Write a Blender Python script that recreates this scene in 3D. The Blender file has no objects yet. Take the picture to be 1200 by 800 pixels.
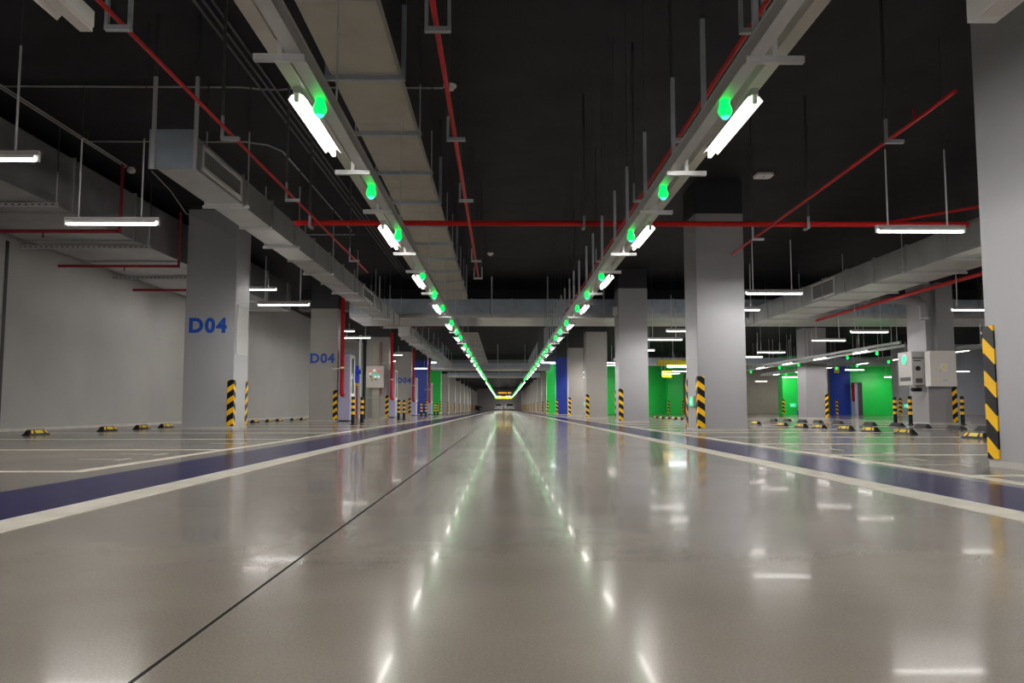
import bpy, math, random
from mathutils import Vector, Matrix
random.seed(7)
PI = math.pi
sc = bpy.context.scene
COL = sc.collection
CEIL = 5.4          # height of the black ceiling
TOP = CEIL - 0.004   # where hung things meet it
WL = -10.6          # plane of the long wall

# ------------------------------------------------------------------ materials
MATS = {}
def new_mat(name):
    m = bpy.data.materials.new(name); m.use_nodes = True
    nt = m.node_tree
    b = nt.nodes['Principled BSDF']
    MATS[name] = m
    return m, nt, b

def simple(name, col, rough=0.5, metal=0.0, var=0.0, scale=3.0, bump=0.0, bscale=60.0, spec=0.5):
    m, nt, b = new_mat(name)
    b.inputs['Roughness'].default_value = rough
    b.inputs['Metallic'].default_value = metal
    b.inputs['Specular IOR Level'].default_value = spec
    if var:
        geo = nt.nodes.new('ShaderNodeNewGeometry')
        n = nt.nodes.new('ShaderNodeTexNoise'); n.inputs['Scale'].default_value = scale
        n.inputs['Detail'].default_value = 6
        nt.links.new(geo.outputs['Position'], n.inputs['Vector'])
        r = nt.nodes.new('ShaderNodeValToRGB')
        r.color_ramp.elements[0].position = 0.3; r.color_ramp.elements[1].position = 0.7
        r.color_ramp.elements[0].color = tuple(c*(1-var) for c in col) + (1,)
        r.color_ramp.elements[1].color = tuple(min(1, c*(1+var)) for c in col) + (1,)
        nt.links.new(n.outputs['Fac'], r.inputs['Fac'])
        nt.links.new(r.outputs['Color'], b.inputs['Base Color'])
    else:
        b.inputs['Base Color'].default_value = tuple(col) + (1,)
    if bump:
        geo = nt.nodes.new('ShaderNodeNewGeometry')
        n = nt.nodes.new('ShaderNodeTexNoise'); n.inputs['Scale'].default_value = bscale
        nt.links.new(geo.outputs['Position'], n.inputs['Vector'])
        bp = nt.nodes.new('ShaderNodeBump'); bp.inputs['Strength'].default_value = bump
        bp.inputs['Distance'].default_value = 0.01
        nt.links.new(n.outputs['Fac'], bp.inputs['Height'])
        nt.links.new(bp.outputs['Normal'], b.inputs['Normal'])
    return m

def oversprayed(name, col, top, z, rough=0.5, metal=0.0, var=0.06, scale=2.0):
    """A surface whose part above height z was sprayed with the black ceiling paint."""
    m = simple(name, col, rough, metal, var, scale)
    nt = m.node_tree; b = nt.nodes['Principled BSDF']
    geo = nt.nodes.new('ShaderNodeNewGeometry')
    s = nt.nodes.new('ShaderNodeSeparateXYZ'); nt.links.new(geo.outputs['Position'], s.inputs[0])
    g = nt.nodes.new('ShaderNodeMath'); g.operation = 'GREATER_THAN'; g.inputs[1].default_value = z
    nt.links.new(s.outputs['Z'], g.inputs[0])
    mx = nt.nodes.new('ShaderNodeMix'); mx.data_type = 'RGBA'
    src = b.inputs['Base Color'].links[0].from_socket
    nt.links.new(g.outputs[0], mx.inputs['Factor'])
    nt.links.new(src, mx.inputs['A']); mx.inputs['B'].default_value = tuple(top) + (1,)
    nt.links.new(mx.outputs['Result'], b.inputs['Base Color'])
    if metal:
        sub = nt.nodes.new('ShaderNodeMath'); sub.operation = 'MULTIPLY_ADD'
        nt.links.new(g.outputs[0], sub.inputs[0]); sub.inputs[1].default_value = -metal; sub.inputs[2].default_value = metal
        nt.links.new(sub.outputs[0], b.inputs['Metallic'])
    return m

def emit(name, col, strength):
    m, nt, b = new_mat(name)
    b.inputs['Base Color'].default_value = tuple(min(1, c) for c in col) + (1,)
    b.inputs['Emission Color'].default_value = tuple(col) + (1,)
    b.inputs['Emission Strength'].default_value = strength
    return m

def math_node(nt, op, a, b=None, c=None):
    n = nt.nodes.new('ShaderNodeMath'); n.operation = op
    for i, v in enumerate((a, b, c)):
        if v is None: continue
        if isinstance(v, (int, float)): n.inputs[i].default_value = v
        else: nt.links.new(v, n.inputs[i])
    return n.outputs[0]

BLACK = (0.021, 0.021, 0.025)
BLACK_ROD = (0.05, 0.05, 0.054)
def floor_material():
    m, nt, b = new_mat('polished_concrete')
    geo = nt.nodes.new('ShaderNodeNewGeometry')
    sep = nt.nodes.new('ShaderNodeSeparateXYZ'); nt.links.new(geo.outputs['Position'], sep.inputs[0])
    X, Y = sep.outputs['X'], sep.outputs['Y']
    n1 = nt.nodes.new('ShaderNodeTexNoise'); n1.inputs['Scale'].default_value = 0.9; n1.inputs['Detail'].default_value = 8
    nt.links.new(geo.outputs['Position'], n1.inputs['Vector'])
    n2 = nt.nodes.new('ShaderNodeTexNoise'); n2.inputs['Scale'].default_value = 160; n2.inputs['Detail'].default_value = 3
    nt.links.new(geo.outputs['Position'], n2.inputs['Vector'])
    f = math_node(nt, 'ADD', math_node(nt, 'MULTIPLY', n1.outputs['Fac'], 0.55), math_node(nt, 'MULTIPLY', n2.outputs['Fac'], 0.45))
    r = nt.nodes.new('ShaderNodeValToRGB')
    r.color_ramp.elements[0].position = 0.32; r.color_ramp.elements[0].color = (0.150, 0.132, 0.110, 1)
    r.color_ramp.elements[1].position = 0.68; r.color_ramp.elements[1].color = (0.255, 0.228, 0.192, 1)
    nt.links.new(f, r.inputs['Fac'])
    # saw-cut joints
    j1 = math_node(nt, 'LESS_THAN', math_node(nt, 'ABSOLUTE', math_node(nt, 'ADD', X, 0.655)), 0.005)
    j2 = math_node(nt, 'LESS_THAN', math_node(nt, 'ABSOLUTE', math_node(nt, 'SUBTRACT', Y, 5.4)), 0.012)
    inl = math_node(nt, 'LESS_THAN', math_node(nt, 'ABSOLUTE', X), 2.6)
    j2 = math_node(nt, 'MULTIPLY', math_node(nt, 'MULTIPLY', j2, inl), 0.6)
    j = math_node(nt, 'MAXIMUM', j1, j2)
    mx = nt.nodes.new('ShaderNodeMix'); mx.data_type = 'RGBA'
    nt.links.new(j, mx.inputs['Factor']); nt.links.new(r.outputs['Color'], mx.inputs['A'])
    mx.inputs['B'].default_value = (0.02, 0.019, 0.018, 1)
    nt.links.new(mx.outputs['Result'], b.inputs['Base Color'])
    rr = nt.nodes.new('ShaderNodeMapRange')
    nt.links.new(n1.outputs['Fac'], rr.inputs['Value'])
    rr.inputs['From Min'].default_value = 0.3; rr.inputs['From Max'].default_value = 0.7
    rr.inputs['To Min'].default_value = 0.14; rr.inputs['To Max'].default_value = 0.20
    nt.links.new(math_node(nt, 'ADD', rr.outputs['Result'], math_node(nt, 'MULTIPLY', j1, 0.7)), b.inputs['Roughness'])
    nt.links.new(math_node(nt, 'MULTIPLY', math_node(nt, 'SUBTRACT', 1.0, j1), 0.5), b.inputs['Specular IOR Level'])
    b.inputs['IOR'].default_value = 1.27
    nt.links.new(math_node(nt, 'MULTIPLY', math_node(nt, 'SUBTRACT', 1.0, j1), 0.2), b.inputs['Coat Weight'])
    b.inputs['Coat IOR'].default_value = 1.10
    b.inputs['Coat Roughness'].default_value = 0.04
    # trowel ripples
    mp = nt.nodes.new('ShaderNodeMapping'); mp.inputs['Scale'].default_value = (0.8, 2.6, 1)
    nt.links.new(geo.outputs['Position'], mp.inputs['Vector'])
    n3 = nt.nodes.new('ShaderNodeTexNoise'); n3.inputs['Scale'].default_value = 1.6; n3.inputs['Detail'].default_value = 1
    nt.links.new(mp.outputs['Vector'], n3.inputs['Vector'])
    bp = nt.nodes.new('ShaderNodeBump'); bp.inputs['Strength'].default_value = 0.06; bp.inputs['Distance'].default_value = 0.02
    nt.links.new(n3.outputs['Fac'], bp.inputs['Height'])
    nt.links.new(bp.outputs['Normal'], b.inputs['Normal'])
    return m

M = {}
M['floor'] = floor_material()
M['ceiling'] = simple('black_ceiling_paint', BLACK, 0.75, var=0.25, scale=1.2, spec=0.2)
M['wall'] = simple('grey_wall_paint', (0.355, 0.342, 0.325), 0.55, var=0.05, scale=0.8, spec=0.3)
M['wall_blue_grey'] = simple('cool_grey_wall_paint', (0.46, 0.48, 0.54), 0.6, var=0.05, scale=0.8)
M['far_wall'] = simple('dark_grey_wall_paint', (0.24, 0.225, 0.22), 0.7, var=0.05)
M['beige_wall'] = simple('beige_wall_paint', (0.55, 0.51, 0.41), 0.6, var=0.05)
M['pillar'] = oversprayed('grey_pillar_paint', (0.365, 0.367, 0.385), BLACK, 4.68, 0.5, var=0.05, scale=0.9)
M['pillar_dim'] = oversprayed('shaded_pillar_paint', (0.29, 0.285, 0.30), BLACK, 4.3, 0.5, var=0.05, scale=0.9)  # pillar grey darkened to paint in the weaker light of the next aisle
M['pillar_tall'] = oversprayed('grey_pillar_paint_tall', (0.42, 0.425, 0.445), BLACK, 5.3, 0.5, var=0.05, scale=0.9)
M['pillar_warm'] = oversprayed('warm_grey_pillar_paint', (0.40, 0.385, 0.355), BLACK, 4.2, 0.5, var=0.05, scale=0.9)
M['blue_wall'] = oversprayed('blue_wall_paint', (0.001, 0.040, 0.42), BLACK, 4.3, 0.45, var=0.05, scale=1.0)
M['green_wall'] = oversprayed('green_wall_paint', (0.0, 0.66, 0.07), BLACK, 4.4, 0.45, var=0.05, scale=1.0)
M['teal_wall'] = simple('pale_teal_wall_paint', (0.22, 0.40, 0.36), 0.5, var=0.05)
M['kerb'] = simple('pale_kerb_concrete', (0.50, 0.48, 0.45), 0.5, var=0.1)
M['beam'] = oversprayed('grey_beam_paint', (0.22, 0.22, 0.22), BLACK, 4.97, 0.7)
M['white_line'] = simple('white_line_paint', (0.86, 0.82, 0.71), 0.25, var=0.12, scale=5.0)
M['white_line'].node_tree.nodes['Principled BSDF'].inputs['IOR'].default_value = 1.12
M['blue_line'] = simple('blue_lane_paint', (0.016, 0.014, 0.075), 0.17, var=0.15, scale=2.0, bump=0.10, bscale=14)
M['blue_line'].node_tree.nodes['Principled BSDF'].inputs['IOR'].default_value = 1.05
M['faint_line'] = simple('worn_white_paint', (0.36, 0.34, 0.31), 0.3, var=0.3, scale=14.0)
M['galv'] = simple('galvanised_steel', (0.60, 0.60, 0.61), 0.45, 0.35, var=0.12, scale=5.0)
M['galv_dark'] = simple('dull_galvanised_steel', (0.52, 0.52, 0.54), 0.33, 0.85, var=0.12, scale=2.0)
M['duct'] = simple('duct_sheet_metal', (0.56, 0.56, 0.545), 0.33, 0.88, var=0.12, scale=1.5)
M['duct_flange'] = simple('duct_flange_steel', (0.48, 0.48, 0.47), 0.45, 0.6, var=0.1)
M['slots'] = simple('slotted_strip', (0.6, 0.6, 0.61), 0.45, 0.3)
_nt = M['slots'].node_tree; _b = _nt.nodes['Principled BSDF']
_tc = _nt.nodes.new('ShaderNodeTexCoord'); _s = _nt.nodes.new('ShaderNodeSeparateXYZ'); _nt.links.new(_tc.outputs['Object'], _s.inputs[0])
_st = math_node(_nt, 'GREATER_THAN', math_node(_nt, 'FRACT', math_node(_nt, 'DIVIDE', _s.outputs['X'], 0.115)), 0.6)
_mx = _nt.nodes.new('ShaderNodeMix'); _mx.data_type = 'RGBA'; _nt.links.new(_st, _mx.inputs['Factor'])
_mx.inputs['A'].default_value = (0.6, 0.6, 0.61, 1); _mx.inputs['B'].default_value = (0.05, 0.05, 0.05, 1)
_nt.links.new(_mx.outputs['Result'], _b.inputs['Base Color'])
M['bluish'] = simple('blue_tinted_steel', (0.40, 0.46, 0.53), 0.42, 0.6, var=0.12)
M['beige'] = simple('beige_fireboard', (0.46, 0.44, 0.37), 0.75, var=0.08, scale=2.5)
M['trunk'] = simple('painted_trunking', (0.58, 0.55, 0.49), 0.5, 0.1, var=0.08, scale=3.0)
M['trunk_pale'] = simple('pale_trunking', (0.64, 0.65, 0.65), 0.45, 0.1, var=0.08, scale=3.0)
M['trunk_dull'] = simple('dull_trunking', (0.20, 0.22, 0.21), 0.5, var=0.1)
M['rod'] = oversprayed('hanger_rod_steel', (0.62, 0.62, 0.63), BLACK_ROD, 3.87, 0.45, 0.3)
M['post'] = oversprayed('hanger_post_steel', (0.42, 0.46, 0.50), BLACK_ROD, 3.32, 0.45, 0.4)
M['postmid'] = oversprayed('channel_post_steel', (0.36, 0.42, 0.48), BLACK_ROD, 4.75, 0.45, 0.4)
M['rod_high'] = oversprayed('tall_hanger_rod_steel', (0.60, 0.60, 0.61), BLACK_ROD, 4.6, 0.45, 0.3)
M['post_low'] = oversprayed('bracket_steel', (0.36, 0.38, 0.41), BLACK_ROD, 3.46, 0.5, 0.3)
M['red'] = simple('red_pipe_paint', (0.50, 0.014, 0.012), 0.55, var=0.1, scale=4, spec=0.15)
M['red_dark'] = simple('dark_red_pipe_paint', (0.30, 0.015, 0.025), 0.4, var=0.1, scale=4)
M['conduit'] = simple('grey_conduit', (0.40, 0.40, 0.41), 0.5, 0.3)
M['cable'] = simple('dark_cable', (0.05, 0.05, 0.05), 0.5)
M['white'] = simple('white_enamel', (0.84, 0.83, 0.81), 0.4)
M['offwhite'] = simple('warm_white_enamel', (0.76, 0.71, 0.67), 0.4)
M['housing'] = simple('lamp_housing_enamel', (0.34, 0.33, 0.33), 0.5)
M['black'] = simple('black_rubber', (0.010, 0.010, 0.012), 0.5, spec=0.25)
M['dark_grey'] = simple('dark_grey_rubber', (0.07, 0.068, 0.066), 0.6)
M['yellow'] = simple('yellow_reflective', (0.95, 0.56, 0.01), 0.4)
M['yellow_bright'] = simple('lemon_reflective', (0.85, 0.66, 0.02), 0.35)
M['lettering'] = simple('blue_lettering', (0.006, 0.085, 0.50), 0.5)
M['lavender'] = simple('lavender_enamel', (0.46, 0.45, 0.66), 0.4)
M['glass_dark'] = simple('dark_cabinet_glass', (0.05, 0.06, 0.055), 0.08)
M['brass'] = simple('brass_fitting', (0.7, 0.55, 0.25), 0.3, 0.8)
M['blue_valve'] = simple('blue_valve_paint', (0.006, 0.03, 0.55), 0.35)
M['vent'] = simple('dark_vent', (0.06, 0.06, 0.06), 0.6)
M['board'] = simple('glossy_notice_board', (0.66, 0.66, 0.64), 0.3)
M['orange'] = simple('orange_cloth', (0.85, 0.30, 0.06), 0.7)
M['blue_cloth'] = simple('blue_cloth', (0.01, 0.03, 0.30), 0.7)
M['car_white'] = simple('white_car_paint', (0.92, 0.92, 0.92), 0.3)
M['car_dark'] = simple('dark_car_paint', (0.02, 0.02, 0.022), 0.2)
M['grey_dev'] = simple('grey_enamel', (0.40, 0.39, 0.38), 0.45)
LAMP = 215.0
M['tube'] = emit('lamp_tube_glow', (1.0, 0.965, 0.925), LAMP)
M['led_blue'] = emit('cool_lamp_glow', (0.72, 0.88, 1.0), 20.0)
M['green_led'] = emit('green_indicator_glow', (0.0, 1.0, 0.07), 2.2)
M['green_core'] = emit('mint_indicator_core', (0.10, 1.0, 0.72), 1.0)
M['yellow_lit'] = emit('lit_yellow_sign', (1.0, 0.80, 0.02), 2.2)
M['orange_lit'] = emit('lit_amber_sign', (1.0, 0.45, 0.05), 0.6)
M['exit_lit'] = emit('lit_green_exit_sign', (0.0, 0.62, 0.28), 0.7)
M['exit_white'] = emit('lit_exit_symbol', (0.75, 1.0, 0.9), 1.0)
M['red_led'] = emit('red_pilot_glow', (1.0, 0.05, 0.03), 1.0)
M['reflector'] = simple('white_reflector', (0.85, 0.83, 0.80), 0.35)

def guard_material():
    m, nt, b = new_mat('black_yellow_chevrons')
    tc = nt.nodes.new('ShaderNodeTexCoord')
    s = nt.nodes.new('ShaderNodeSeparateXYZ'); nt.links.new(tc.outputs['Object'], s.inputs[0])
    d = math_node(nt, 'ADD', math_node(nt, 'ABSOLUTE', s.outputs['X']), math_node(nt, 'ABSOLUTE', s.outputs['Y']))
    v = math_node(nt, 'DIVIDE', math_node(nt, 'ADD', s.outputs['Z'], math_node(nt, 'MULTIPLY', d, 0.75)), 0.275)
    fr = math_node(nt, 'FRACT', math_node(nt, 'ADD', v, 0.30))
    st = math_node(nt, 'GREATER_THAN', fr, 0.54)
    mx = nt.nodes.new('ShaderNodeMix'); mx.data_type = 'RGBA'
    nt.links.new(st, mx.inputs['Factor'])
    mx.inputs['A'].default_value = (0.009, 0.009, 0.011, 1); mx.inputs['B'].default_value = (0.95, 0.55, 0.008, 1)
    nt.links.new(mx.outputs['Result'], b.inputs['Base Color'])
    b.inputs['Roughness'].default_value = 0.45; b.inputs['Specular IOR Level'].default_value = 0.2
    return m
M['guard'] = guard_material()

# ------------------------------------------------------------------ mesh builder
class MB:
    def __init__(self):
        self.v, self.f, self.m = [], [], []
    def add(self, vs, fs, mi=0):
        k = len(self.v); self.v += [tuple(p) for p in vs]
        for f in fs: self.f.append(tuple(i+k for i in f)); self.m.append(mi)
        return self
    def box(self, x0, y0, z0, x1, y1, z1, mi=0):
        vs = [(x0,y0,z0),(x1,y0,z0),(x1,y1,z0),(x0,y1,z0),(x0,y0,z1),(x1,y0,z1),(x1,y1,z1),(x0,y1,z1)]
        return self.add(vs, [(0,3,2,1),(4,5,6,7),(0,1,5,4),(1,2,6,5),(2,3,7,6),(3,0,4,7)], mi)
    def cbox(self, c, s, mi=0):
        return self.box(c[0]-s[0]/2, c[1]-s[1]/2, c[2]-s[2]/2, c[0]+s[0]/2, c[1]+s[1]/2, c[2]+s[2]/2, mi)
    def chamfer(self, x0, y0, z0, x1, y1, z1, c, mi=0):
        """upright box with its four vertical edges chamfered"""
        pts = [(x0+c,y0),(x1-c,y0),(x1,y0+c),(x1,y1-c),(x1-c,y1),(x0+c,y1),(x0,y1-c),(x0,y0+c)]
        return self.prism(pts, z0, z1, mi)
    def prism(self, pts, z0, z1, mi=0):
        n = len(pts)
        vs = [(p[0],p[1],z0) for p in pts] + [(p[0],p[1],z1) for p in pts]
        fs = [tuple(range(n-1,-1,-1)), tuple(range(n,2*n))] + [(i,(i+1)%n,n+(i+1)%n,n+i) for i in range(n)]
        return self.add(vs, fs, mi)
    def loft(self, rings, mi=0, caps=True):
        n = len(rings[0]); vs = [p for r in rings for p in r]; fs = []
        for k in range(len(rings)-1):
            for i in range(n):
                fs.append((k*n+i, k*n+(i+1)%n, (k+1)*n+(i+1)%n, (k+1)*n+i))
        if caps:
            fs.append(tuple(range(n-1,-1,-1))); fs.append(tuple((len(rings)-1)*n+i for i in range(n)))
        return self.add(vs, fs, mi)
    def tube(self, pts, r, seg=10, mi=0):
        pts = [Vector(p) for p in pts]; rings = []
        for i, p in enumerate(pts):
            a = pts[max(0,i-1)]; b = pts[min(len(pts)-1,i+1)]
            t = (b-a).normalized()
            up = Vector((0,0,1)) if abs(t.z) < 0.9 else Vector((1,0,0))
            u = t.cross(up).normalized(); w = u.cross(t).normalized()
            rr = r[i] if isinstance(r, (list,tuple)) else r
            rings.append([tuple(p + u*rr*math.cos(2*PI*k/seg) + w*rr*math.sin(2*PI*k/seg)) for k in range(seg)])
        return self.loft(rings, mi)
    def lathe(self, prof, c=(0,0,0), seg=16, mi=0):
        """prof: (radius, z) from the bottom up, about a vertical axis through c"""
        rings = [[(c[0]+r*math.cos(2*PI*k/seg), c[1]+r*math.sin(2*PI*k/seg), c[2]+z) for k in range(seg)] for r, z in prof]
        return self.loft(rings, mi)
    def mesh(self, name, mats, smooth=False):
        me = bpy.data.meshes.new(name)
        me.from_pydata(self.v, [], self.f)
        if not isinstance(mats, (list,tuple)): mats = [mats]
        for m in mats: me.materials.append(M[m] if isinstance(m, str) else m)
        me.polygons.foreach_set('material_index', self.m)
        me.update()
        if smooth:
            me.shade_smooth() if hasattr(me, 'shade_smooth') else None
            for p in me.polygons: p.use_smooth = True
            try: me.set_sharp_from_angle(angle=math.radians(35))
            except Exception: pass
        return me
    def build(self, name, mats, parent=None, loc=(0,0,0), rotz=0, smooth=False):
        o = bpy.data.objects.new(name, self.mesh(name, mats, smooth)); COL.objects.link(o)
        o.location = loc; o.rotation_euler.z = rotz
        if parent: o.parent = parent
        return o

def tag(o, label=None, cat=None, group=None, kind=None):
    if label: o['label'] = label
    if cat: o['category'] = cat
    if group: o['group'] = group
    if kind: o['kind'] = kind
    return o
def thing(name, label, cat, loc=(0,0,0), rotz=0, group=None):
    o = bpy.data.objects.new(name, None); COL.objects.link(o)
    o.empty_display_size = 0.1
    o.location = loc; o.rotation_euler.z = rotz
    return tag(o, label, cat, group)
def dup(root, loc, rotz=None, label=None, group=None):
    r = root.copy(); COL.objects.link(r); r.location = loc
    if rotz is not None: r.rotation_euler.z = rotz
    if label: r['label'] = label
    if group: r['group'] = group
    for ch in list(root.children):
        c = ch.copy(); COL.objects.link(c); c.parent = r
        for g in list(ch.children):
            d = g.copy(); COL.objects.link(d); d.parent = c
    return r
def struct(name, mb, mat, **k):
    return tag(mb.build(name, mat, **k), kind='structure')
ORD = ['first','second','third','fourth','fifth','sixth','seventh','eighth','ninth','tenth','eleventh','twelfth',
       'thirteenth','fourteenth','fifteenth','sixteenth','seventeenth','eighteenth','nineteenth','twentieth']

# ------------------------------------------------------------------ camera
cam = bpy.data.cameras.new('camera'); cam.lens = 945/1200*36; cam.sensor_width = 36
co = bpy.data.objects.new('camera', cam); COL.objects.link(co)
co.location = (0, 0, 0.48)
co.rotation_euler = (PI/2 + math.atan2(78.5, 945), 0, -math.atan2(10, 945))
cam.clip_end = 500; cam.clip_start = 0.05
sc.camera = co

# ------------------------------------------------------------------ room shell
XR, YB, YF = 40.0, -9.0, 200.0
struct('floor', MB().box(WL-0.2, YB-0.2, -0.2, XR+0.2, YF+0.2, 0), 'floor')
struct('ceiling', MB().box(WL-0.2, YB-0.2, CEIL, XR+0.2, YF+0.2, CEIL+0.1), 'ceiling')
struct('wall_left', MB().box(WL-0.2, YB, 0, WL, YF, CEIL), 'wall')
struct('wall_right', MB().box(XR, YB, 0, XR+0.2, YF, CEIL), 'wall_blue_grey')
struct('wall_back', MB().box(WL, YB-0.2, 0, XR, YB, CEIL), 'wall')
struct('wall_front', MB().box(WL, YF, 0, XR, YF+0.2, CEIL), 'far_wall')
struct('wall_tunnel_right', MB().box(8.8, 84.0, 0, 9.0, YF, CEIL), 'wall')
struct('baseboard_left', MB().box(WL, YB, 0, WL+0.22, YF, 0.06), 'kerb')
struct('trim_1', MB().box(WL, 17.05, 0.06, WL+0.012, 17.16, 4.05), 'black')
struct('trim_2', MB().box(WL, 54.0, 0.06, WL+0.02, 62.0, 3.4), 'teal_wall')
# the painted blocks of the far cross wall
struct('wall_green_recess', MB().box(8.9, 73.0, 0, 14.7, 73.2, CEIL), 'green_wall')
struct('wall_blue_grey', MB().box(30.3, 61.5, 0, XR, 61.7, CEIL), 'wall_blue_grey')
struct('wall_green_long', MB().box(26.0, 61.0, 0, 30.3, 61.3, CEIL), 'green_wall')
struct('wall_beige', MB().box(15.8, 84.0, 0, XR, 84.2, CEIL), 'beige_wall')
struct('beam_cross', MB().box(-8.5, 33.3, 4.55, 20, 34.0, CEIL), 'beam')
struct('beam_far', MB().box(-8.5, 74.6, 3.95, 8.8, 75.4, CEIL), 'beam')

# ------------------------------------------------------------------ floor paint
def paint(name, x0, y0, x1, y1, mat, h=0.003):
    return struct(name, MB().box(x0, y0, 0, x1, y1, h), mat)
paint('floor_line_lane_left', -2.15, -6, -1.95, 196, 'white_line', 0.004)
paint('floor_line_lane_right', 2.21, -6, 2.41, 196, 'white_line', 0.004)
paint('floor_band_blue_left', -2.88, -6, -2.152, 196, 'blue_line')
paint('floor_band_blue_right', 2.412, -6, 3.12, 196, 'blue_line')
def thin_with_stalls(name, x, y0, y1, xs, stalls, w=0.10):
    mb = MB()
    mb.box(x-w/2, y0, 0, x+w/2, y1, 0.003)
    s = 1 if xs > x else -1
    for y in stalls:
        a, b = sorted((x+s*(w/2+0.001), xs)); mb.box(a, y-0.05, 0, b, y+0.05, 0.003)
    return struct(name, mb, 'white_line')
thin_with_stalls('floor_line_stalls_left', -3.25, 6.2, 80, -8.9, [6.25+3.27*i for i in range(16)])
thin_with_stalls('floor_line_stalls_right', 3.33, 0.5, 80, 8.2, [5.8+2.6*i for i in range(18)])
mb = MB()
for y in [8.4+2.6*i for i in range(14)]: mb.box(9.8, y-0.05, 0, 15.4, y+0.05, 0.003)
struct('floor_line_stalls_beyond', mb, 'white_line')
# faint worn stall numbers near the stall mouths
mb = MB()
for (x, y) in ((-3.75, 7.75), (-3.75, 8.6), (-3.75, 11.2), (3.75, 6.9), (3.75, 7.6), (3.75, 9.5), (3.75, 10.3)):
    s = 1 if x > 0 else -1
    mb.box(x-0.28, y-0.03, 0, x+0.10, y+0.03, 0.002); mb.box(x+0.12, y-0.16, 0, x+0.18, y+0.12, 0.002)
struct('floor_marks_faint', mb, 'faint_line')

# ------------------------------------------------------------------ pillars
PW, PD = 1.1, 1.1
def text_mesh(body, size, name, mat, offset=0.012):
    cu = bpy.data.curves.new(name, 'FONT'); cu.body = body; cu.size = size; cu.align_x = 'CENTER'; cu.align_y = 'CENTER'
    cu.extrude = 0.002; cu.offset = offset; cu.space_character = 1.17
    o = bpy.data.objects.new(name, cu); COL.objects.link(o)
    dg = bpy.context.evaluated_depsgraph_get()
    me = bpy.data.meshes.new_from_object(o.evaluated_get(dg))
    bpy.data.objects.remove(o); bpy.data.curves.remove(cu)
    me.materials.clear(); me.materials.append(M[mat]); me.name = name
    return me
D04 = text_mesh('D04', 0.475, 'lettering', 'lettering', 0.020)

def pillar(x0, y0, w, d, mat, label, letters=False, group=None, plinth=True, cat='pillar'):
    t = thing('concrete_pillar', label, cat, (x0+w/2, y0+d/2, 0), group=group)
    t['kind'] = 'thing'
    MB().chamfer(-w/2, -d/2, 0, w/2, d/2, TOP, 0.012).build('shaft', mat, t)
    if plinth:
        MB().chamfer(-w/2-0.012, -d/2-0.012, 0, w/2+0.012, d/2+0.012, 0.055, 0.015).build('plinth', 'kerb', t)
    if letters:
        o = bpy.data.objects.new('lettering', D04); COL.objects.link(o); o.parent = t
        o.location = (-0.06 if y0 < 50 else 0.11, -d/2-0.003, letters); o.rotation_euler = (PI/2, 0, 0)
    return t

gm = {}
def guard(cx, cy, sx, sy, label, group='chevron corner guards on the pillars', h=1.1, leg=0.14):
    """corner at (cx,cy); its legs run along sx (x) and sy (y) on the faces of the pillar"""
    key = (sx, sy)
    if key not in gm:
        t0 = 0.014
        a, b = (-sx*t0, -sy*t0), (sx*leg, -sy*t0)
        pts = [(-sx*t0, -sy*t0), (sx*leg, -sy*t0), (sx*leg, -sy*0.001), (-sx*0.001, -sy*0.001), (-sx*0.001, sy*leg), (-sx*t0, sy*leg)]
        if sx*sy < 0: pts = pts[::-1]
        gm[key] = MB().prism(pts, 0.0, h).mesh('corner_guard', 'guard')
    o = bpy.data.objects.new('corner_guard', gm[key]); COL.objects.link(o)
    o.location = (cx, cy, 0.065)
    return tag(o, label, 'corner guard', group)

# row with the D04 marks: (right-hand x, front y, width, depth, material, letters z, description)
ROWL = [
 (-6.45, 19.35, 1.20, 1.05, 'pillar_tall', 2.45, 'nearest grey pillar painted D04, with a glossy notice board on its side'),
 (-6.17, 30.0, 1.02, 1.0, 'pillar_warm', 2.32, 'grey pillar painted D04 just behind the nearest standpipe'),
 (-5.98, 42.0, 1.15, 1.0, 'pillar_warm', None, 'grey pillar behind the pale control box on its riser'),
 (-6.08, 53.0, 1.10, 1.0, 'pillar_warm', 2.30, 'smallest visible grey pillar painted D04'),
 (-6.05, 64.0, 1.0, 1.0, 'blue_wall', None, 'blue painted pillar beside the smallest D04 pillar'),
 (-5.86, 75.6, 1.1, 1.0, 'green_wall', None, 'green painted pillar beside the blue one, same side as D04'),
]
NAMEL = ['the nearest D04 pillar', 'the D04 pillar behind the largest standpipe', 'the pillar behind the control box',
         'the smallest D04 pillar', 'the blue pillar on the D04 side', 'the green pillar on the D04 side']
for (xr, y, w, d, mat, z, lab), nm in zip(ROWL, NAMEL):
    pillar(xr-w, y, w, d, mat, lab, letters=z)
    guard(xr, y, -1, 1, 'chevron guard on the front corner of ' + nm)
guard(-6.45, 20.40, -1, -1, 'thin-looking chevron guard on the rear corner of the nearest D04 pillar')
k = 0
for i in range(9):
    y = 87.0 + 11.6*i
    pillar(-5.9-1.1, y, 1.1, 1.0, 'pillar_warm', 'distant plain grey pillar in the row beyond the D04-side green pillar', group='distant pillars of the D04 side')
    guard(-5.9, y, -1, 1, 'tiny chevron guard on a distant pillar of the D04 side', 'tiny guards of the D04 side')

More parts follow.
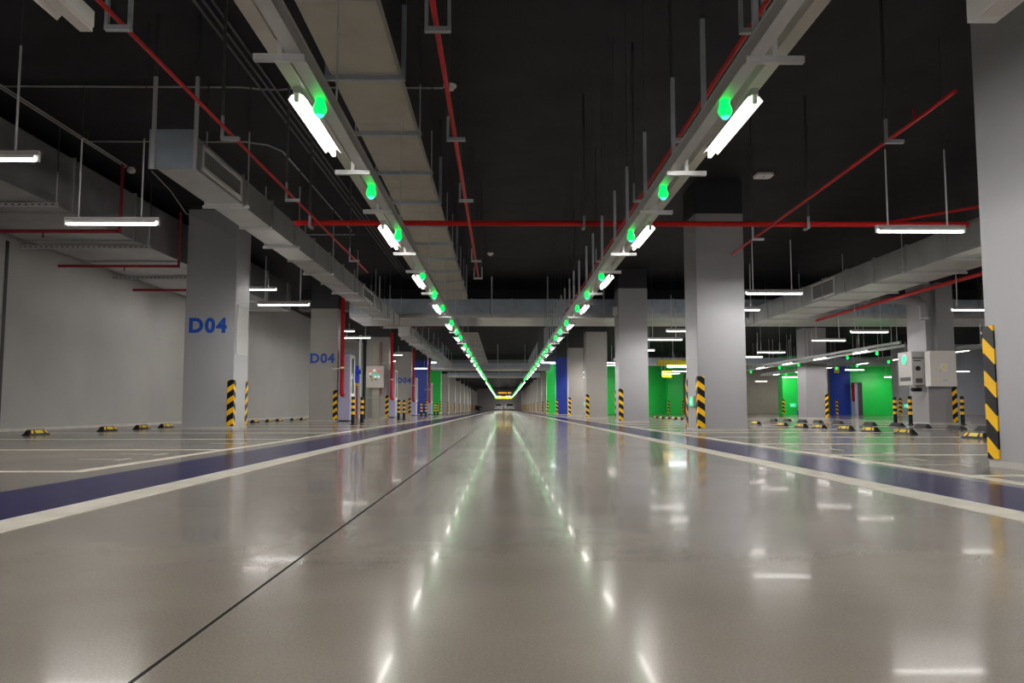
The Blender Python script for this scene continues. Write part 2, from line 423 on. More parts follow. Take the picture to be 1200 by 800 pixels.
ROWR = [
 (4.05, 5.62, 1.1, 1.10, 'pillar', 'large grey pillar cut off by the edge of the view'),
 (4.13, 17.1, 1.04, 1.10, 'pillar', 'broad pale grey pillar with a small green exit box at knee height'),
 (4.02, 28.0, 1.02, 1.0, 'pillar', 'grey pillar with a small white box near its black top'),
 (4.0, 39.0, 1.03, 1.0, 'pillar_warm', 'grey pillar beside the narrow strip of green wall'),
 (4.0, 49.5, 0.92, 1.0, 'pillar_warm', 'grey pillar next to the blue one, away from the D04 side'),
 (3.95, 60.4, 0.85, 1.0, 'blue_wall', 'blue painted pillar across the lane from the D04 side'),
 (3.82, 71.0, 0.85, 1.0, 'green_wall', 'green painted pillar across the lane from the D04 side'),
]
NAMER = [None, 'the pillar with the exit box', 'the pillar with the small white box', 'the pillar beside the strip of green wall',
         'the grey pillar next to the blue one', 'the blue pillar across from the D04 side', 'the green pillar across from the D04 side']
for (xl, y, w, d, mat, lab), nm in zip(ROWR, NAMER):
    pillar(xl, y, w, d, mat, lab)
    if nm: guard(xl, y, 1, 1, 'chevron guard on the front corner of ' + nm)
guard(4.05, 6.72, 1, -1, 'largest chevron guard, on the pillar cut off by the edge of the view')
guard(4.13, 18.2, 1, -1, 'edge-on black guard at the rear of the pillar with the exit box')
guard(4.02, 29.0, 1, -1, 'edge-on dark guard at the rear of the pillar with the small white box')
for i in range(9):
    y = 82.0 + 11.6*i
    pillar(3.9, y, 1.0, 1.0, 'pillar_warm', 'distant plain grey pillar in the row beyond the far green pillar', group='distant pillars across from the D04 side')
    guard(3.9, y, 1, 1, 'tiny chevron guard on a distant pillar across from the D04 side', 'tiny guards across from the D04 side')

# pillars of the next aisle
pillar(12.9, 24.4, 0.86, 1.15, 'pillar_dim', 'grey pillar carrying the white electrical cabinet')
guard(13.76, 24.4, -1, 1, 'chevron guard on the pillar carrying the white electrical cabinet')
pillar(14.3, 38.0, 1.02, 1.1, 'pillar_dim', 'grey pillar between the bright green pillar and the blue one')
guard(15.32, 38.0, -1, 1, 'chevron guard on the grey pillar left of the blue one')
pillar(12.0, 43.0, 0.9, 1.0, 'pillar_dim', 'grey pillar mostly hidden behind the pillar with the exit box')
guard(12.9, 43.0, -1, 1, 'chevron guard on the pillar hidden behind the one with the exit box')
pillar(14.5, 71.0, 1.35, 1.0, 'green_wall', 'bright green pillar under the yellow hanging sign', plinth=False)
guard(14.5, 71.0, 1, 1, 'chevron guard on the inner corner of the green pillar under the yellow sign')
guard(15.85, 71.0, -1, 1, 'chevron guard on the outer corner of the green pillar under the yellow sign')
pillar(20.8, 60.0, 1.35, 1.0, 'green_wall', 'bright green pillar beside the beige wall', plinth=False)
guard(20.8, 60.0, 1, 1, 'chevron guard on the green pillar beside the beige wall')
pillar(24.8, 60.0, 1.1, 1.1, 'blue_wall', 'deep blue pillar beside the long green wall', plinth=False)
guard(24.8, 60.0, 1, 1, 'chevron guard on the deep blue pillar')
pillar(26.2, 53.2, 0.9, 1.0, 'pillar', 'pale grey pillar at the end of the long green wall')
guard(26.2, 53.2, 1, 1, 'chevron guard on the pale pillar at the end of the green wall')

# ------------------------------------------------------------------ lamps
def lamp_parts(t, hl=0.6, axis='x', rw=1.0):
    def P(a, c, z):  # along, across
        return (a, c, z) if axis == 'x' else (c, a, z)
    def bx(mb, a0, c0, z0, a1, c1, z1):
        p, q = P(a0, c0, z0), P(a1, c1, z1)
        return mb.box(min(p[0],q[0]), min(p[1],q[1]), z0, max(p[0],q[0]), max(p[1],q[1]), z1)
    bx(MB(), -hl, -0.022, 0.055, hl, 0.022, 0.10).build('housing', 'housing', t)
    r = MB()
    prof = [(c*rw, z) for c, z in [(-0.052,0.022),(-0.030,0.056),(0.030,0.056),(0.052,0.022),(0.048,0.022),(0.027,0.053),(-0.027,0.053),(-0.048,0.022)]]
    for q0 in ((0,1,6,7),(1,2,5,6),(2,3,4,5)):
        ring = [prof[i] for i in q0]
        r.loft([[P(-hl+0.03, c, z) for c, z in ring], [P(hl-0.03, c, z) for c, z in ring]])
    r.build('reflector', 'reflector', t)
    tb = MB().tube([P(-hl+0.03, 0, 0.018), P(hl-0.03, 0, 0.018)], 0.018, 10)
    tb.build('tube', 'tube', t, smooth=True)
    for s in (-1, 1):
        e = MB(); bx(e, min(s*hl, s*(hl-0.03)), -0.014, 0.0, max(s*hl, s*(hl-0.03)), 0.014, 0.056)
        e.build('socket', 'white', t)

# lamps hung on rods, lying across the lane direction
def hung_lamp_proto(z):
    t = thing('hanging_lamp', '', 'lamp')
    lamp_parts(t, 0.585, 'x')
    for x in (-0.42, 0.36):
        MB().tube([(x, 0, 0.10), (x, 0, 1.12), (x, 0, 1.121), (x, 0, TOP-z)], [0.011, 0.011, 0.0045, 0.0045], 8).build('rod', 'rod', t, smooth=True)
    return t
ZH = 2.76
hl = hung_lamp_proto(ZH)
used = [False]
def hang(x, y, label, group, z=ZH):
    if not used[0]:
        used[0] = True; o = hl; o.location = (x, y, z); o['label'] = label; o['group'] = group
    else: o = dup(hl, (x, y, z), None, label, group)
    top = 3.855 if 29.8 < y < 33.3 and x > -6 else (4.05 if x < -8 and y < 29.8 else TOP)
    for c in o.children:
        if c.name.startswith('rod'): c.scale.z = (top-z)/(TOP-ZH)
    return o
GL = 'hanging lamps over the D04 stalls'
for x, y, z, lab in (
    (-4.89, 7.36, ZH, 'lit lamp cut off by the frame edge, beside the large wall duct'),
    (-4.89, 9.97, ZH, 'lit hanging lamp in front of the wall duct and nearest D04 pillar'),
    (-4.89, 17.88, ZH, 'lit hanging lamp fully seen between the first two D04 pillars'),
    (-6.5, 20.95, 3.55, 'lit hanging lamp half hidden by the nearest D04 pillar'),
    (-6.5, 32.0, 3.52, 'short-looking lit lamp right behind the largest standpipe, the upper one'),
    (-6.25, 34.3, 3.45, 'longer-looking lit lamp behind the largest standpipe, the lower one'),
    (-6.1, 44.0, 3.36, 'lit lamp behind the standpipe of the control box, the upper one'),
    (-6.85, 47.0, 3.20, 'lit lamp behind the standpipe of the control box, the lower one'),
    (-6.0, 57.5, 3.30, 'small lit lamp in front of the D04-side blue pillar'),
    (-4.89, 1.9, ZH, 'lit hanging lamp over the D04 stalls, behind the viewpoint'),
    (-4.89, -1.0, ZH, 'lit hanging lamp over the D04 stalls, furthest behind the viewpoint'),
    (-8.6, 24.5, 3.50, 'lamp above the wheel stops, hidden behind the nearest D04 pillar'),
    (-8.3, 38.0, 3.50, 'lamp above the wheel stops, hidden behind the second D04 pillar')):
    hang(x, y, lab, GL, z)
perR = [7.6, 10.3, 16.0, 18.7, 23.9, 26.93, 31.9, 34.9, 40.7, 43.0, 48.0, 51]
NR = ['lit hanging lamp hidden behind the large cut-off pillar', 'largest lit hanging lamp beside the cut-off pillar',
      'lit hanging lamp beside the exit-box pillar, the upper one', 'lit hanging lamp beside the exit-box pillar, the lower one',
      'lit hanging lamp left of the exit-box pillar, the upper one', 'lit hanging lamp left of the exit-box pillar, the lower one']
for i, y in enumerate(perR):
    lab = NR[i] if i < 6 else 'small lit hanging lamp behind the exit-box pillar, %s of its row' % ORD[i]
    hang(5.43, y, lab, 'hanging lamps over the stalls across from D04')
hang(5.43, 1.9, 'lit hanging lamp across from D04, behind the viewpoint', 'hanging lamps over the stalls across from D04')
hang(5.43, -1.0, 'lit hanging lamp across from D04, furthest behind the viewpoint', 'hanging lamps over the stalls across from D04')
for i, y in enumerate([10.3, 13.0, 18.65, 24.15, 27.2, 33.1, 36.0, 41.5, 44.5, 50.0, 53.0]):
    lab = ['lit hanging lamp of the next aisle, hidden behind the cut-off pillar', 'lit hanging lamp of the next aisle, close behind the cut-off pillar',
           'lit hanging lamp touching the cut-off pillar, above the white cabinet', 'lit hanging lamp left of the white electrical cabinet, the upper one',
           'lit hanging lamp left of the white electrical cabinet, the lower one'][i] if i < 5 else 'lit hanging lamp of the next aisle, %s from the viewpoint' % ORD[i]
    hang(11.05, y, lab, 'hanging lamps of the next aisle')
for x, y, z, lab in ((10.6, 66, ZH, 'unseen lamp added to brighten the green recess, behind a grey pillar'), (11.2, 70, ZH, 'second unseen lamp added to brighten the green recess, behind a grey pillar'),  # hidden lamps added to brighten the painted walls, except the small beige-wall one
                     (16.8, 67, ZH, 'unseen lamp added to brighten the green recess, behind the exit-box pillar'), (25.0, 78, 3.1, 'small lit lamp in front of the beige wall'),
                     (28.6, 80, 3.1, 'unseen lamp added to brighten the beige wall, behind the green pillar'), (34.5, 56, ZH, 'unseen lamp added to brighten the blue-grey wall, behind the cut-off pillar'),
                     (36.5, 50, ZH, 'second unseen lamp added to brighten the blue-grey wall, behind the cut-off pillar')):
    hang(x, y, lab, 'lamps of the painted walls', z)
for x, y, lab in ((15.3, 24.6, 'lit lamp peeking out beside the cut-off pillar, above the electrical cabinet'), (16.5, 11.0, 'unseen lamp added to light the electrical cabinet, the nearer one'), (16.5, 18.5, 'unseen lamp added to light the electrical cabinet, the farther one')):  # the last two are added out of view to light the electrical cabinet
    hang(x, y, lab, 'lamps beside the farther trunking')
for i, y in enumerate([12, 20, 27, 34, 41.0, 48.0, 55.0, 58.9]):  # the farthest lamp is added to brighten the green walls
    hang(21.0, y, 'lit hanging lamp of the far aisle, %s from the viewpoint' % ORD[i], 'hanging lamps of the far aisle')
for i, y in enumerate([22, 33, 44, 50, 56.0, 58.9]):  # farthest of this row also added for light on the green wall
    hang(28.5, y, 'lit hanging lamp by the far wall, %s from the viewpoint' % ORD[i], 'hanging lamps by the far wall')

for i, y in enumerate([58.5, 68, 82, 94, 106, 118, 130, 142]):  # lamps added out of sight to brighten the distant pillars
    hang(-7.2 if y < 150 else -3.4, y if y > 76 else y+0.4, 'unseen lamp added to light the far pillars of the D04 side', 'added lamps for the far pillars of the D04 side')
    hang(6.1 if y < 150 else 4.0, y+1.0, 'unseen lamp added to light the far pillars across from D04', 'added lamps for the far pillars across from D04')
for i, y in enumerate([158, 162, 166, 170, 174, 178, 182, 191, 195]):  # added behind the sign so the cars and end wall get light
    for x in (-0.95, 0.95): hang(x, y, 'unseen lamp added behind the yellow sign to light the cars and end wall', 'added lamps behind the far yellow sign', 2.84)
# trunking lamps and green indicators
ZT = 2.50
tl = thing('ceiling_lamp', '', 'lamp'); lamp_parts(tl, 0.6, 'y', 1.25)
tl_far = tag(MB().box(-0.05,-0.6,0.03,0.05,0.6,0.10,0).box(-0.02,-0.57,0.0,0.02,0.57,0.03,1).build('ceiling_lamp', ['white','tube']), '', 'lamp')
def indicator(simple_=False):
    if simple_:
        mb = MB(); mb.lathe([(0.012,-0.042),(0.028,-0.03),(0.036,0.0),(0.03,0.075)], seg=8, mi=0)
        return tag(mb.build('ceiling_indicator', ['green_led']), '', 'indicator light')
    t = thing('ceiling_indicator', '', 'indicator light')
    MB().lathe([(0.044,0.0),(0.044,0.012),(0.030,0.05),(0.030,0.075)], seg=20).build('cone', 'green_led', t, smooth=True)
    MB().lathe([(0.030,-0.034),(0.044,-0.008),(0.046,0.0)], seg=20).build('rim', 'green_led', t, smooth=True)
    MB().lathe([(0.004,-0.056),(0.018,-0.051),(0.030,-0.034),(0.0305,-0.030)], seg=20).build('lens', 'green_core', t, smooth=True)
    return t
gi, gi_far = indicator(), indicator(True)
first = {'l':True,'lf':True,'g':True,'gf':True}
def place(kind, proto, loc, label, group):
    if first[kind]:
        first[kind] = False; proto.location = loc; proto['label'] = label; proto['group'] = group; return proto
    return dup(proto, loc, None, label, group)
SIDES = [(-1.368, -1.20, 'beside the beige clad duct', 'beside the thin red pipe'), ]
def lamp_row(x, where, grp, n0=-2, n1=46, ys=None):
    for k in range(n0, n1):
        y = 5.78 + 3.62*k + (0.2 if k == 1 else 0)
        if 58 < y < 63: continue
        if y > 146: break
        if y < 46:
            lab = ('lit lamp under the trunking %s, %s from the viewpoint' % (where, ORD[k])) if k >= 0 else 'lit lamp under the trunking %s, behind the viewpoint' % where
            if k == -2: lab += ' and last'
            place('l', tl, (x, y, ZT), lab, grp)
        else:
            place('lf', tl_far, (x, y, ZT), 'tiny far lamp in the glowing line under the trunking ' + where, grp + ' (far)')
def green_row(x, where, grp):
    i = 0
    base = [5.13, 7.18, 9.04]
    for k in range(-1, 26):
        for b in base:
            y = b + 6.7*k
            if y < 4 or 57.5 < y < 63.5 or y > 146: continue
            if y < 30:
                place('g', gi, (x, y, 2.42), 'green parking indicator under the trunking %s, %s from the viewpoint' % (where, ORD[i]), grp); i += 1
            else:
                place('gf', gi_far, (x, y, 2.42), 'tiny far green indicator under the trunking ' + where, grp + ' (far)')
WLft, WRgt = 'beside the beige clad duct', 'away from the beige clad duct'
lamp_row(-1.368, WLft, 'lamps on the trunking beside the beige duct')
lamp_row(1.668, WRgt, 'lamps on the trunking away from the beige duct')
green_row(-1.20, WLft, 'green indicators beside the beige duct')
green_row(1.452, WRgt, 'green indicators away from the beige duct')
# next aisle trunkings, lamps, indicators
for (xo, xi, nm, ly, gy, y0) in ((13.05, 13.24, 'the nearer trunking of the next aisle', [29.3, 33.1, 36.9, 40.8, 44.6, 48.4], [28.4, 30.85, 36.0, 38.5, 43.0, 46.5], 26.3),
                         (16.38, 16.19, 'the farther trunking of the next aisle', [28.7, 33.1, 36.6, 40.6, 44.4, 48.2], [29.8, 33.7, 36.75, 39.0, 42.5, 46.0], 24.0)):
    for j, y in enumerate(ly):
        place('l', tl, (xo, y, ZT), 'lit lamp under %s, %s from the viewpoint' % (nm, ORD[j]), 'lamps of the next aisle')
    for j, y in enumerate(gy):
        place('g', gi, (xi, y, 2.42), 'green indicator under %s, %s from the viewpoint' % (nm, ORD[j]), 'green indicators of the next aisle')
    for x, z, mt, lb in ((xo, 2.602, 'trunk_dull', 'grey lamp trunking carrying the lamps of '), (xi, 2.50, 'trunk_dull', 'grey trunking carrying the green indicators of ')):
        t = thing('cable_trunking', lb + nm, 'cable trunking', (x, y0, z))
        MB().box(-0.04, 0, 0, 0.04, 50.5-y0, 0.09).build('channel', mt, t)
        for k in range(9):
            if not 29.7 < y0+0.6+2.5*k < 33.4: MB().tube([(0, 0.6+2.5*k, 0.09), (0, 0.6+2.5*k, TOP-z)], 0.008, 6).build('rod', 'rod', t)
# ------------------------------------------------------------------ trunkings over the lane
def profile_run(name, x0, x1, z0, z1, y0, y1, mat, label, cat, joint=2.4):
    t = thing(name, label, cat, ((x0+x1)/2, y0, z0))
    w = (x1-x0)/2; L = y1-y0; h = z1-z0
    MB().box(-w, 0, 0, w, L, h).build('channel', mat, t)
    mb = MB()
    mb.box(-w-0.004, 0, h-0.012, w+0.004, L, h+0.003)
    mb.build('lid', mat, t)
    return t
def hangers(parent, x_c, z_under, bar0, bar1, ys, px, posts, top, pr=0.016):
    """cross-bars and posts of a trunking, as its parts (local coordinates of the parent)"""
    ox, oy, oz = parent.location
    for y in ys:
        h = MB().box(bar0-ox, y-oy-0.02, z_under-0.04-oz, bar1-ox, y-oy+0.02, z_under-0.002-oz).build('cross_bar', 'galv', parent)
        xm = (bar0+bar1)/2
        MB().box(xm-ox-0.015, y-oy-0.015, z_under-oz-0.002, xm-ox+0.015, y-oy+0.015, z_under+0.16-oz).build('clip', 'galv', h)
    for y in posts:
        (MB().box(px-ox-pr, y-oy-pr, 2.60-oz, px-ox+pr, y-oy+pr, min(3.34, top(y))-oz).box(px-ox-0.004, y-oy-0.004, min(3.3401, top(y)-0.01)-oz, px-ox+0.004, y-oy+0.004, top(y)-oz)).build('post', 'post' if pr > 0.01 else 'rod_high', parent)
bars, posts = [], []
for k in range(-1, 12):
    c = 5.78 + 3.62*k
    bars += [c-1.3, c+0.95]; posts += [c-1.3, c-0.1, c+0.95]
bars = [b for b in bars if b > 1]; posts = [p for p in posts if p > 1]
for (s, xin, xout, where) in ((-1, (-1.242, -1.155), (-1.410, -1.318), WLft), (1, (1.412, 1.496), (1.622, 1.708), WRgt)):
    ti = profile_run('cable_trunking', xin[0], xin[1], 2.50, 2.60, -6, 58.5, 'trunk_pale',
                     'pale trunking carrying the green indicators, %s' % where, 'cable trunking')
    to = profile_run('cable_trunking', xout[0], xout[1], 2.602, 2.69, -6, 58.5, 'trunk',
                     'grey trunking carrying the lamps, %s' % where, 'cable trunking')
    ctr = [xin[0], xin[1], xout[0], xout[1]]
    hangers(ti, sum(xin)/2, 2.50, min(ctr)-0.02, max(ctr)+0.02, bars, sum(xin)/2 + (0 if s > 0 else -0.01), [p for i, p in enumerate(posts) if not 29.7 < p < 34.2 and (s > 0 or i % 3 == 0)],
            (lambda y: TOP) if s > 0 else (lambda y: 3.925 if y < 29 else 3.545), 0.016 if s > 0 else 0.006)
    profile_run('cable_trunking', xin[0], xin[1], 2.50, 2.60, 63, 147.5, 'trunk_pale',
                'far stretch of the indicator trunking beyond the cross beam, %s' % where, 'cable trunking')
    profile_run('cable_trunking', xout[0], xout[1], 2.602, 2.69, 63, 147.5, 'trunk',
                'far stretch of the lamp trunking beyond the cross beam, %s' % where, 'cable trunking')

# ------------------------------------------------------------------ beige clad duct over the lane
def beige():
    t = thing('clad_duct', 'long flat beige clad duct with steel straps above the lane', 'duct', (-1.5, 0, 3.98))
    rings = []
    ys = [-5, 6.7, 25.8]
    xl = {-5: -1.70+1.5, 6.7: -1.80+1.5, 25.8: -1.98+1.5}; xr = {-5: -1.07+1.5, 6.7: -1.10+1.5, 25.8: -1.16+1.5}
    for y in ys: rings.append([(xl[y], y, 0), (xr[y], y, 0), (xr[y], y, 0.13), (xl[y], y, 0.13)])
    MB().loft(rings).build('cladding', 'beige', t)
    for i in range(13):
        y = 3.1 + 1.724*i
        if y > 25.7: break
        f = (y+5)/30.8
        a, b = -0.22-0.25*f, 0.43-0.09*f
        st = MB().box(a-0.05, y-0.025, -0.05, b+0.07, y+0.025, -0.002).build('strap', 'bluish', t)
        thick = i % 3 == 0
        for x in (a-0.035, b+0.05):
            mb = MB()
            if thick: mb.box(x-0.022, y-0.022, -0.01, x+0.022, y+0.022, TOP-3.98)
            else: mb.tube([(x, y, -0.01), (x, y, TOP-3.98)], 0.009, 8)
            mb.build('post' if thick else 'rod', 'postmid' if thick else 'rod_high', st)
    mb = MB()
    for i in range(16):
        y = 2.2 + 1.5*i
        f = (y+5)/30.8; mb.box(-0.20-0.27*f, y-0.006, -0.003, 0.42-0.09*f, y+0.006, 0.0)
    mb.build('seam', 'galv_dark', t)
    # further stretch past the cross duct
    t2 = thing('clad_duct', 'far stretch of the beige clad duct behind the cross duct', 'duct', (-1.55, 34.5, 3.6))
    MB().box(-0.45, 0, 0, 0.45, 24, 0.14).build('cladding', 'beige', t2)
    for i in range(13): MB().box(-0.5, 0.8+1.8*i, -0.05, 0.5, 0.85+1.8*i, -0.002).build('strap', 'bluish', t2)
beige()

# ------------------------------------------------------------------ sheet-metal ducts
def grille(parent, face_x, y0, y1, z0, z1, s):
    mb = MB(); w = 0.05; xo = sorted((face_x, face_x + s*0.02))
    mb.box(xo[0], y0, z0, xo[1], y1, z0+w); mb.box(xo[0], y0, z1-w, xo[1], y1, z1)
    mb.box(xo[0], y0, z0+w, xo[1], y0+w, z1-w); mb.box(xo[0], y1-w, z0+w, xo[1], y1, z1-w)
    g = mb.build('grille', 'white', parent)
    b = MB(); xb = sorted((face_x, face_x + s*0.004)); b.box(xb[0], y0+w, z0+w, xb[1], y1-w, z1-w)
    b.build('opening', 'vent', g)
    f = MB(); n = int((z1-z0-2*w)/0.035)
    for i in range(n):
        z = z0+w+0.02+i*0.035
        xf = sorted((face_x + s*0.004, face_x + s*0.014)); f.box(xf[0], y0+w, z-0.0035, xf[1], y1-w, z+0.0035)
    n = int((y1-y0)/0.06)
    for i in range(1, n):
        y = y0 + (y1-y0)*i/n
        xf = sorted((face_x + s*0.004, face_x + s*0.010)); f.box(xf[0], y-0.004, z0+w, xf[1], y+0.004, z1-w)
    f.build('slats', 'duct', g)

def duct_run(label, x0, x1, z0, z1, y0, y1, step, grilles, gs, mat='duct', rod_every=2, rodz=None, endcap=True, flange_y0=None):
    t = thing('air_duct', label, 'duct', (0, 0, 0))
    t.location = ((x0+x1)/2, y0, z0); ox, oy, oz = t.location
    w = (x1-x0)/2; L = y1-y0; h = z1-z0
    MB().box(-w, 0, 0, w, L, h).build('shell', mat, t)
    y = (flange_y0 if flange_y0 is not None else y0+1.5) - y0; i = 0
    while y < L:
        fl = MB()
        fl.box(-w-0.03, y-0.02, -0.035, w+0.03, y+0.02, 0.0); fl.box(-w-0.03, y-0.02, h, w+0.03, y+0.02, h+0.035)
        fl.box(-w-0.03, y-0.02, 0, -w, y+0.02, h); fl.box(w, y-0.02, 0, w+0.03, y+0.02, h)
        f = fl.build('flange', 'duct_flange', t)
        if i % rod_every == 0 and y < 45:
            b = MB().box(-w-0.10, y+0.03, -0.045, w+0.10, y+0.07, -0.004).build('hanger_bar', 'galv', t)
            for sx in (-1, 1):
                MB().tube([(sx*(w+0.07), y+0.05, -0.02), (sx*(w+0.07), y+0.05, TOP-z0)], 0.011, 8).build('rod', 'rod_high', b, smooth=True)
        y += step; i += 1
    for (a, b) in grilles:
        fx = w if gs > 0 else -w
        grille(t, fx, a-oy, b-oy, 0.05, h-0.05, gs)
    if endcap:
        MB().box(-w-0.04, -0.03, -0.04, w+0.04, 0.0, h+0.04).build('end_panel', 'bluish', t)
    return t
dl = duct_run('grey air duct with side grilles passing in front of the nearest D04 pillar', -4.36, -3.87, 3.48, 3.90, 9.85, 29.8, 1.5,
              [(10.15, 11.7), (22.0, 23.7)], 1, flange_y0=11.75)
for x in (-0.22, 0.30):
    MB().box(x-0.02, -0.075, -0.05, x+0.02, -0.035, TOP-3.48).build('end_post', 'rod_high', dl)
duct_run('grey air duct with many flanges continuing past the cross duct on the D04 side', -4.36, -3.87, 3.48, 3.90, 33.3, 61.0, 1.5, [(34.5, 36.2), (46, 47.5)], 1, endcap=False)
duct_run('long grey air duct with a grille above the next stalls, red pipe along its edge', 9.15, 10.45, 3.58, 4.16, 4.0, 29.8, 1.6, [(22.0, 23.6)], -1, flange_y0=5.2, rod_every=2)
duct_run('large wide air duct running along the long wall', -10.2, -7.9, 4.06, 5.04, -6, 29.8, 2.45, [], 1, mat='galv_dark', rod_every=99, endcap=False, flange_y0=-5)

def cross_duct(label, x0, x1, y0, y1, z0, z1, mats=('bluish','duct')):
    t = thing('air_duct', label, 'duct', ((x0+x1)/2, y0, z0))
    w = (x1-x0)/2; d = y1-y0; h = z1-z0
    MB().box(-w, 0, 0.0, w, d, h).build('shell', 'duct', t)
    fr = MB().box(-w, -0.03, 0.18, w, -0.001, h).build('front_sheet', mats[0], t)
    mb = MB(); n = int(2*w/1.5)
    for i in range(n+1):
        x = -w+0.02 + (2*w-0.04)*i/n
        MB().box(x-0.02, -0.06, 0.02, x+0.02, -0.031, h+0.03).build('flange', 'duct_flange', t)
    MB().box(-w, -0.10, 0.10, w, -0.062, 0.17).build('hanger_rail', 'galv_dark', t)
    for i in range(-4, 12):
        x = -(x0+x1)/2 - 0.44 + 2.09*i
        if -w+0.2 < x < w-0.2 and (i % 2 == 0 or i == 1):
            MB().tube([(x, -0.13, 0.10), (x, -0.13, TOP-z0)], 0.026, 8).build('rod', 'galv', t, smooth=True)
    return t
cross_duct('broad duct crossing the whole lane overhead, bluish front', -5.75, 20.0, 30.0, 33.1, 3.86, 4.56)
cross_duct('far duct crossing the lane between the grey and blue pillars', -5.6, 3.6, 62.0, 64.0, 3.45, 3.95)
cross_duct('far duct crossing the next aisle before the painted walls', 8.0, 30, 57.5, 58.6, 3.55, 4.1)
cross_duct('most distant duct crossing the lane by the green pillars', -5.4, 3.6, 78.0, 80.0, 3.5, 3.95)

# struts and red branch pipes under the wall duct
for i, (y, x1) in enumerate(((15.3, -7.35), (19.1, -7.75), (23.0, -7.8))):
    t = thing('sprinkler_pipe', 'short red branch pipe under the wall duct, %s from the viewpoint' % ORD[i], 'pipe', (WL, y, 3.86))
    MB().tube([(0.0, 0, 0), (x1-WL, 0, 0)], 0.035, 10).build('pipe', 'red_dark', t, smooth=True)
    MB().lathe([(0.008,-0.12),(0.03,-0.115),(0.012,-0.09),(0.016,-0.03)], ((x1-WL)*0.55, 0, 0), 10).build('sprinkler', 'red_dark', t, smooth=True)
    MB().tube([(x1-WL, 0, -0.035), (x1-WL, 0, 1.3)], 0.03, 10).build('riser', 'red_dark', t, smooth=True)
for i, y in enumerate((13.9, 17.6, 21.8)):
    t = thing('support_rail', 'perforated steel rail under the wall duct, %s from the viewpoint' % ORD[i], 'rail', (-9.2, y, 3.98))
    MB().box(-1.4, -0.04, 0, 1.45, 0.04, 0.07).build('channel', 'galv', t)
    mb = MB()
    mb.box(-1.4, -0.0405, 0.0235, 1.45, -0.0401, 0.0465)
    mb.build('slot_strip', 'slots', t)
    for x in (1.40,): MB().tube([(x, 0, 0.07), (x, 0, TOP-3.98)], 0.012, 8).build('rod', 'rod_high', t, smooth=True)

# ------------------------------------------------------------------ red sprinkler pipes
def bracket(parent, x, y, z, ax='y', both=True, w=0.19):
    ox, oy, oz = parent.location
    mb = MB(); X, Y, Z = x-ox, y-oy, z-oz
    if ax == 'y':
        mb.box(X-w/2, Y-0.022, Z-0.075, X+w/2, Y+0.022, Z-0.040)
        for s in ((-1, 1) if both else (-1,)):
            mb.box(X+s*(w/2-0.012)-0.012, Y-0.018, Z-0.040, X+s*(w/2-0.012)+0.012, Y+0.018, TOP-oz)
    else:
        mb.box(X-0.022, Y-w/2, Z-0.085, X+0.022, Y+w/2, Z-0.05)
        mb.box(X-0.018, Y-w/2, Z-0.05, X+0.018, Y-w/2+0.024, TOP-oz)
    mb.build('bracket', 'post_low', parent)
BY = [3.3, 5.66, 8.06, 10.5, 14.9]
def red_pipe(label, pts, r, brs, mat='red', both=True):
    t = thing('sprinkler_pipe', label, 'pipe', pts[0])
    p0 = Vector(pts[0])
    MB().tube([tuple(Vector(p)-p0) for p in pts], r, 10).build('pipe', mat, t, smooth=True)
    for b in brs: bracket(t, *b)
    return t
red_pipe('thin red pipe running above the D04-side stalls, over the grilled duct', [(-2.77, -5, 3.28), (-2.81, 16.5, 3.28)], 0.017,
         [(-2.79, y, 3.28, 'y', i < 2) for i, y in enumerate(BY)])
red_pipe('thin red pipe near the middle of the lane ceiling', [(-0.45, -5, 3.28), (-0.54, 17.0, 3.28)], 0.021,
         [(-0.46-0.0035*y, y, 3.28, 'y', i < 2) for i, y in enumerate(BY)] + [(-0.54, 16.9, 3.28, 'y', True)])
red_pipe('thin red pipe beside the indicator trunking away from the beige duct', [(1.82, -5, 3.28), (1.81, 24, 3.28)], 0.019,
         [(1.815, y, 3.28, 'y', i < 2) for i, y in enumerate(BY+[19.5])])
p4 = red_pipe('thin red pipe slanting towards the cut-off pillar', [(4.0, 6.9, 3.28), (4.17, 14.5, 3.28)], 0.02,
         [(4.03, 8.08, 3.28, 'y', False), (4.14, 12.9, 3.28, 'y', False)])
MB().tube([(0.02, 0.75, 0.02), (0.02, 0.75, 0.14)], 0.011, 8).build('stub', 'red', p4)
red_pipe('thick red main pipe crossing the whole lane below the ceiling', [(-3.25, 12.4, 3.36), (7.3, 12.4, 3.36)], 0.042,
         [(1.25, 12.4, 3.36, 'x'), (4.75, 12.4, 3.36, 'x'), (-3.0, 12.4, 3.36, 'x')])
red_pipe('red pipe under the edge of the long duct of the next stalls', [(10.75, 8, 3.5), (10.75, 27.5, 3.5)], 0.05, [])
red_pipe('short red pipe high above the largest hanging lamp of the stalls across', [(6.3, 13.6, 3.62), (8.2, 11.4, 3.62)], 0.022, [])
red_pipe('red pipe crossing beyond the cross duct on the D04 side', [(-5.5, 36.0, 4.1), (-1.9, 36.0, 4.1)], 0.03, [], 'red_dark')

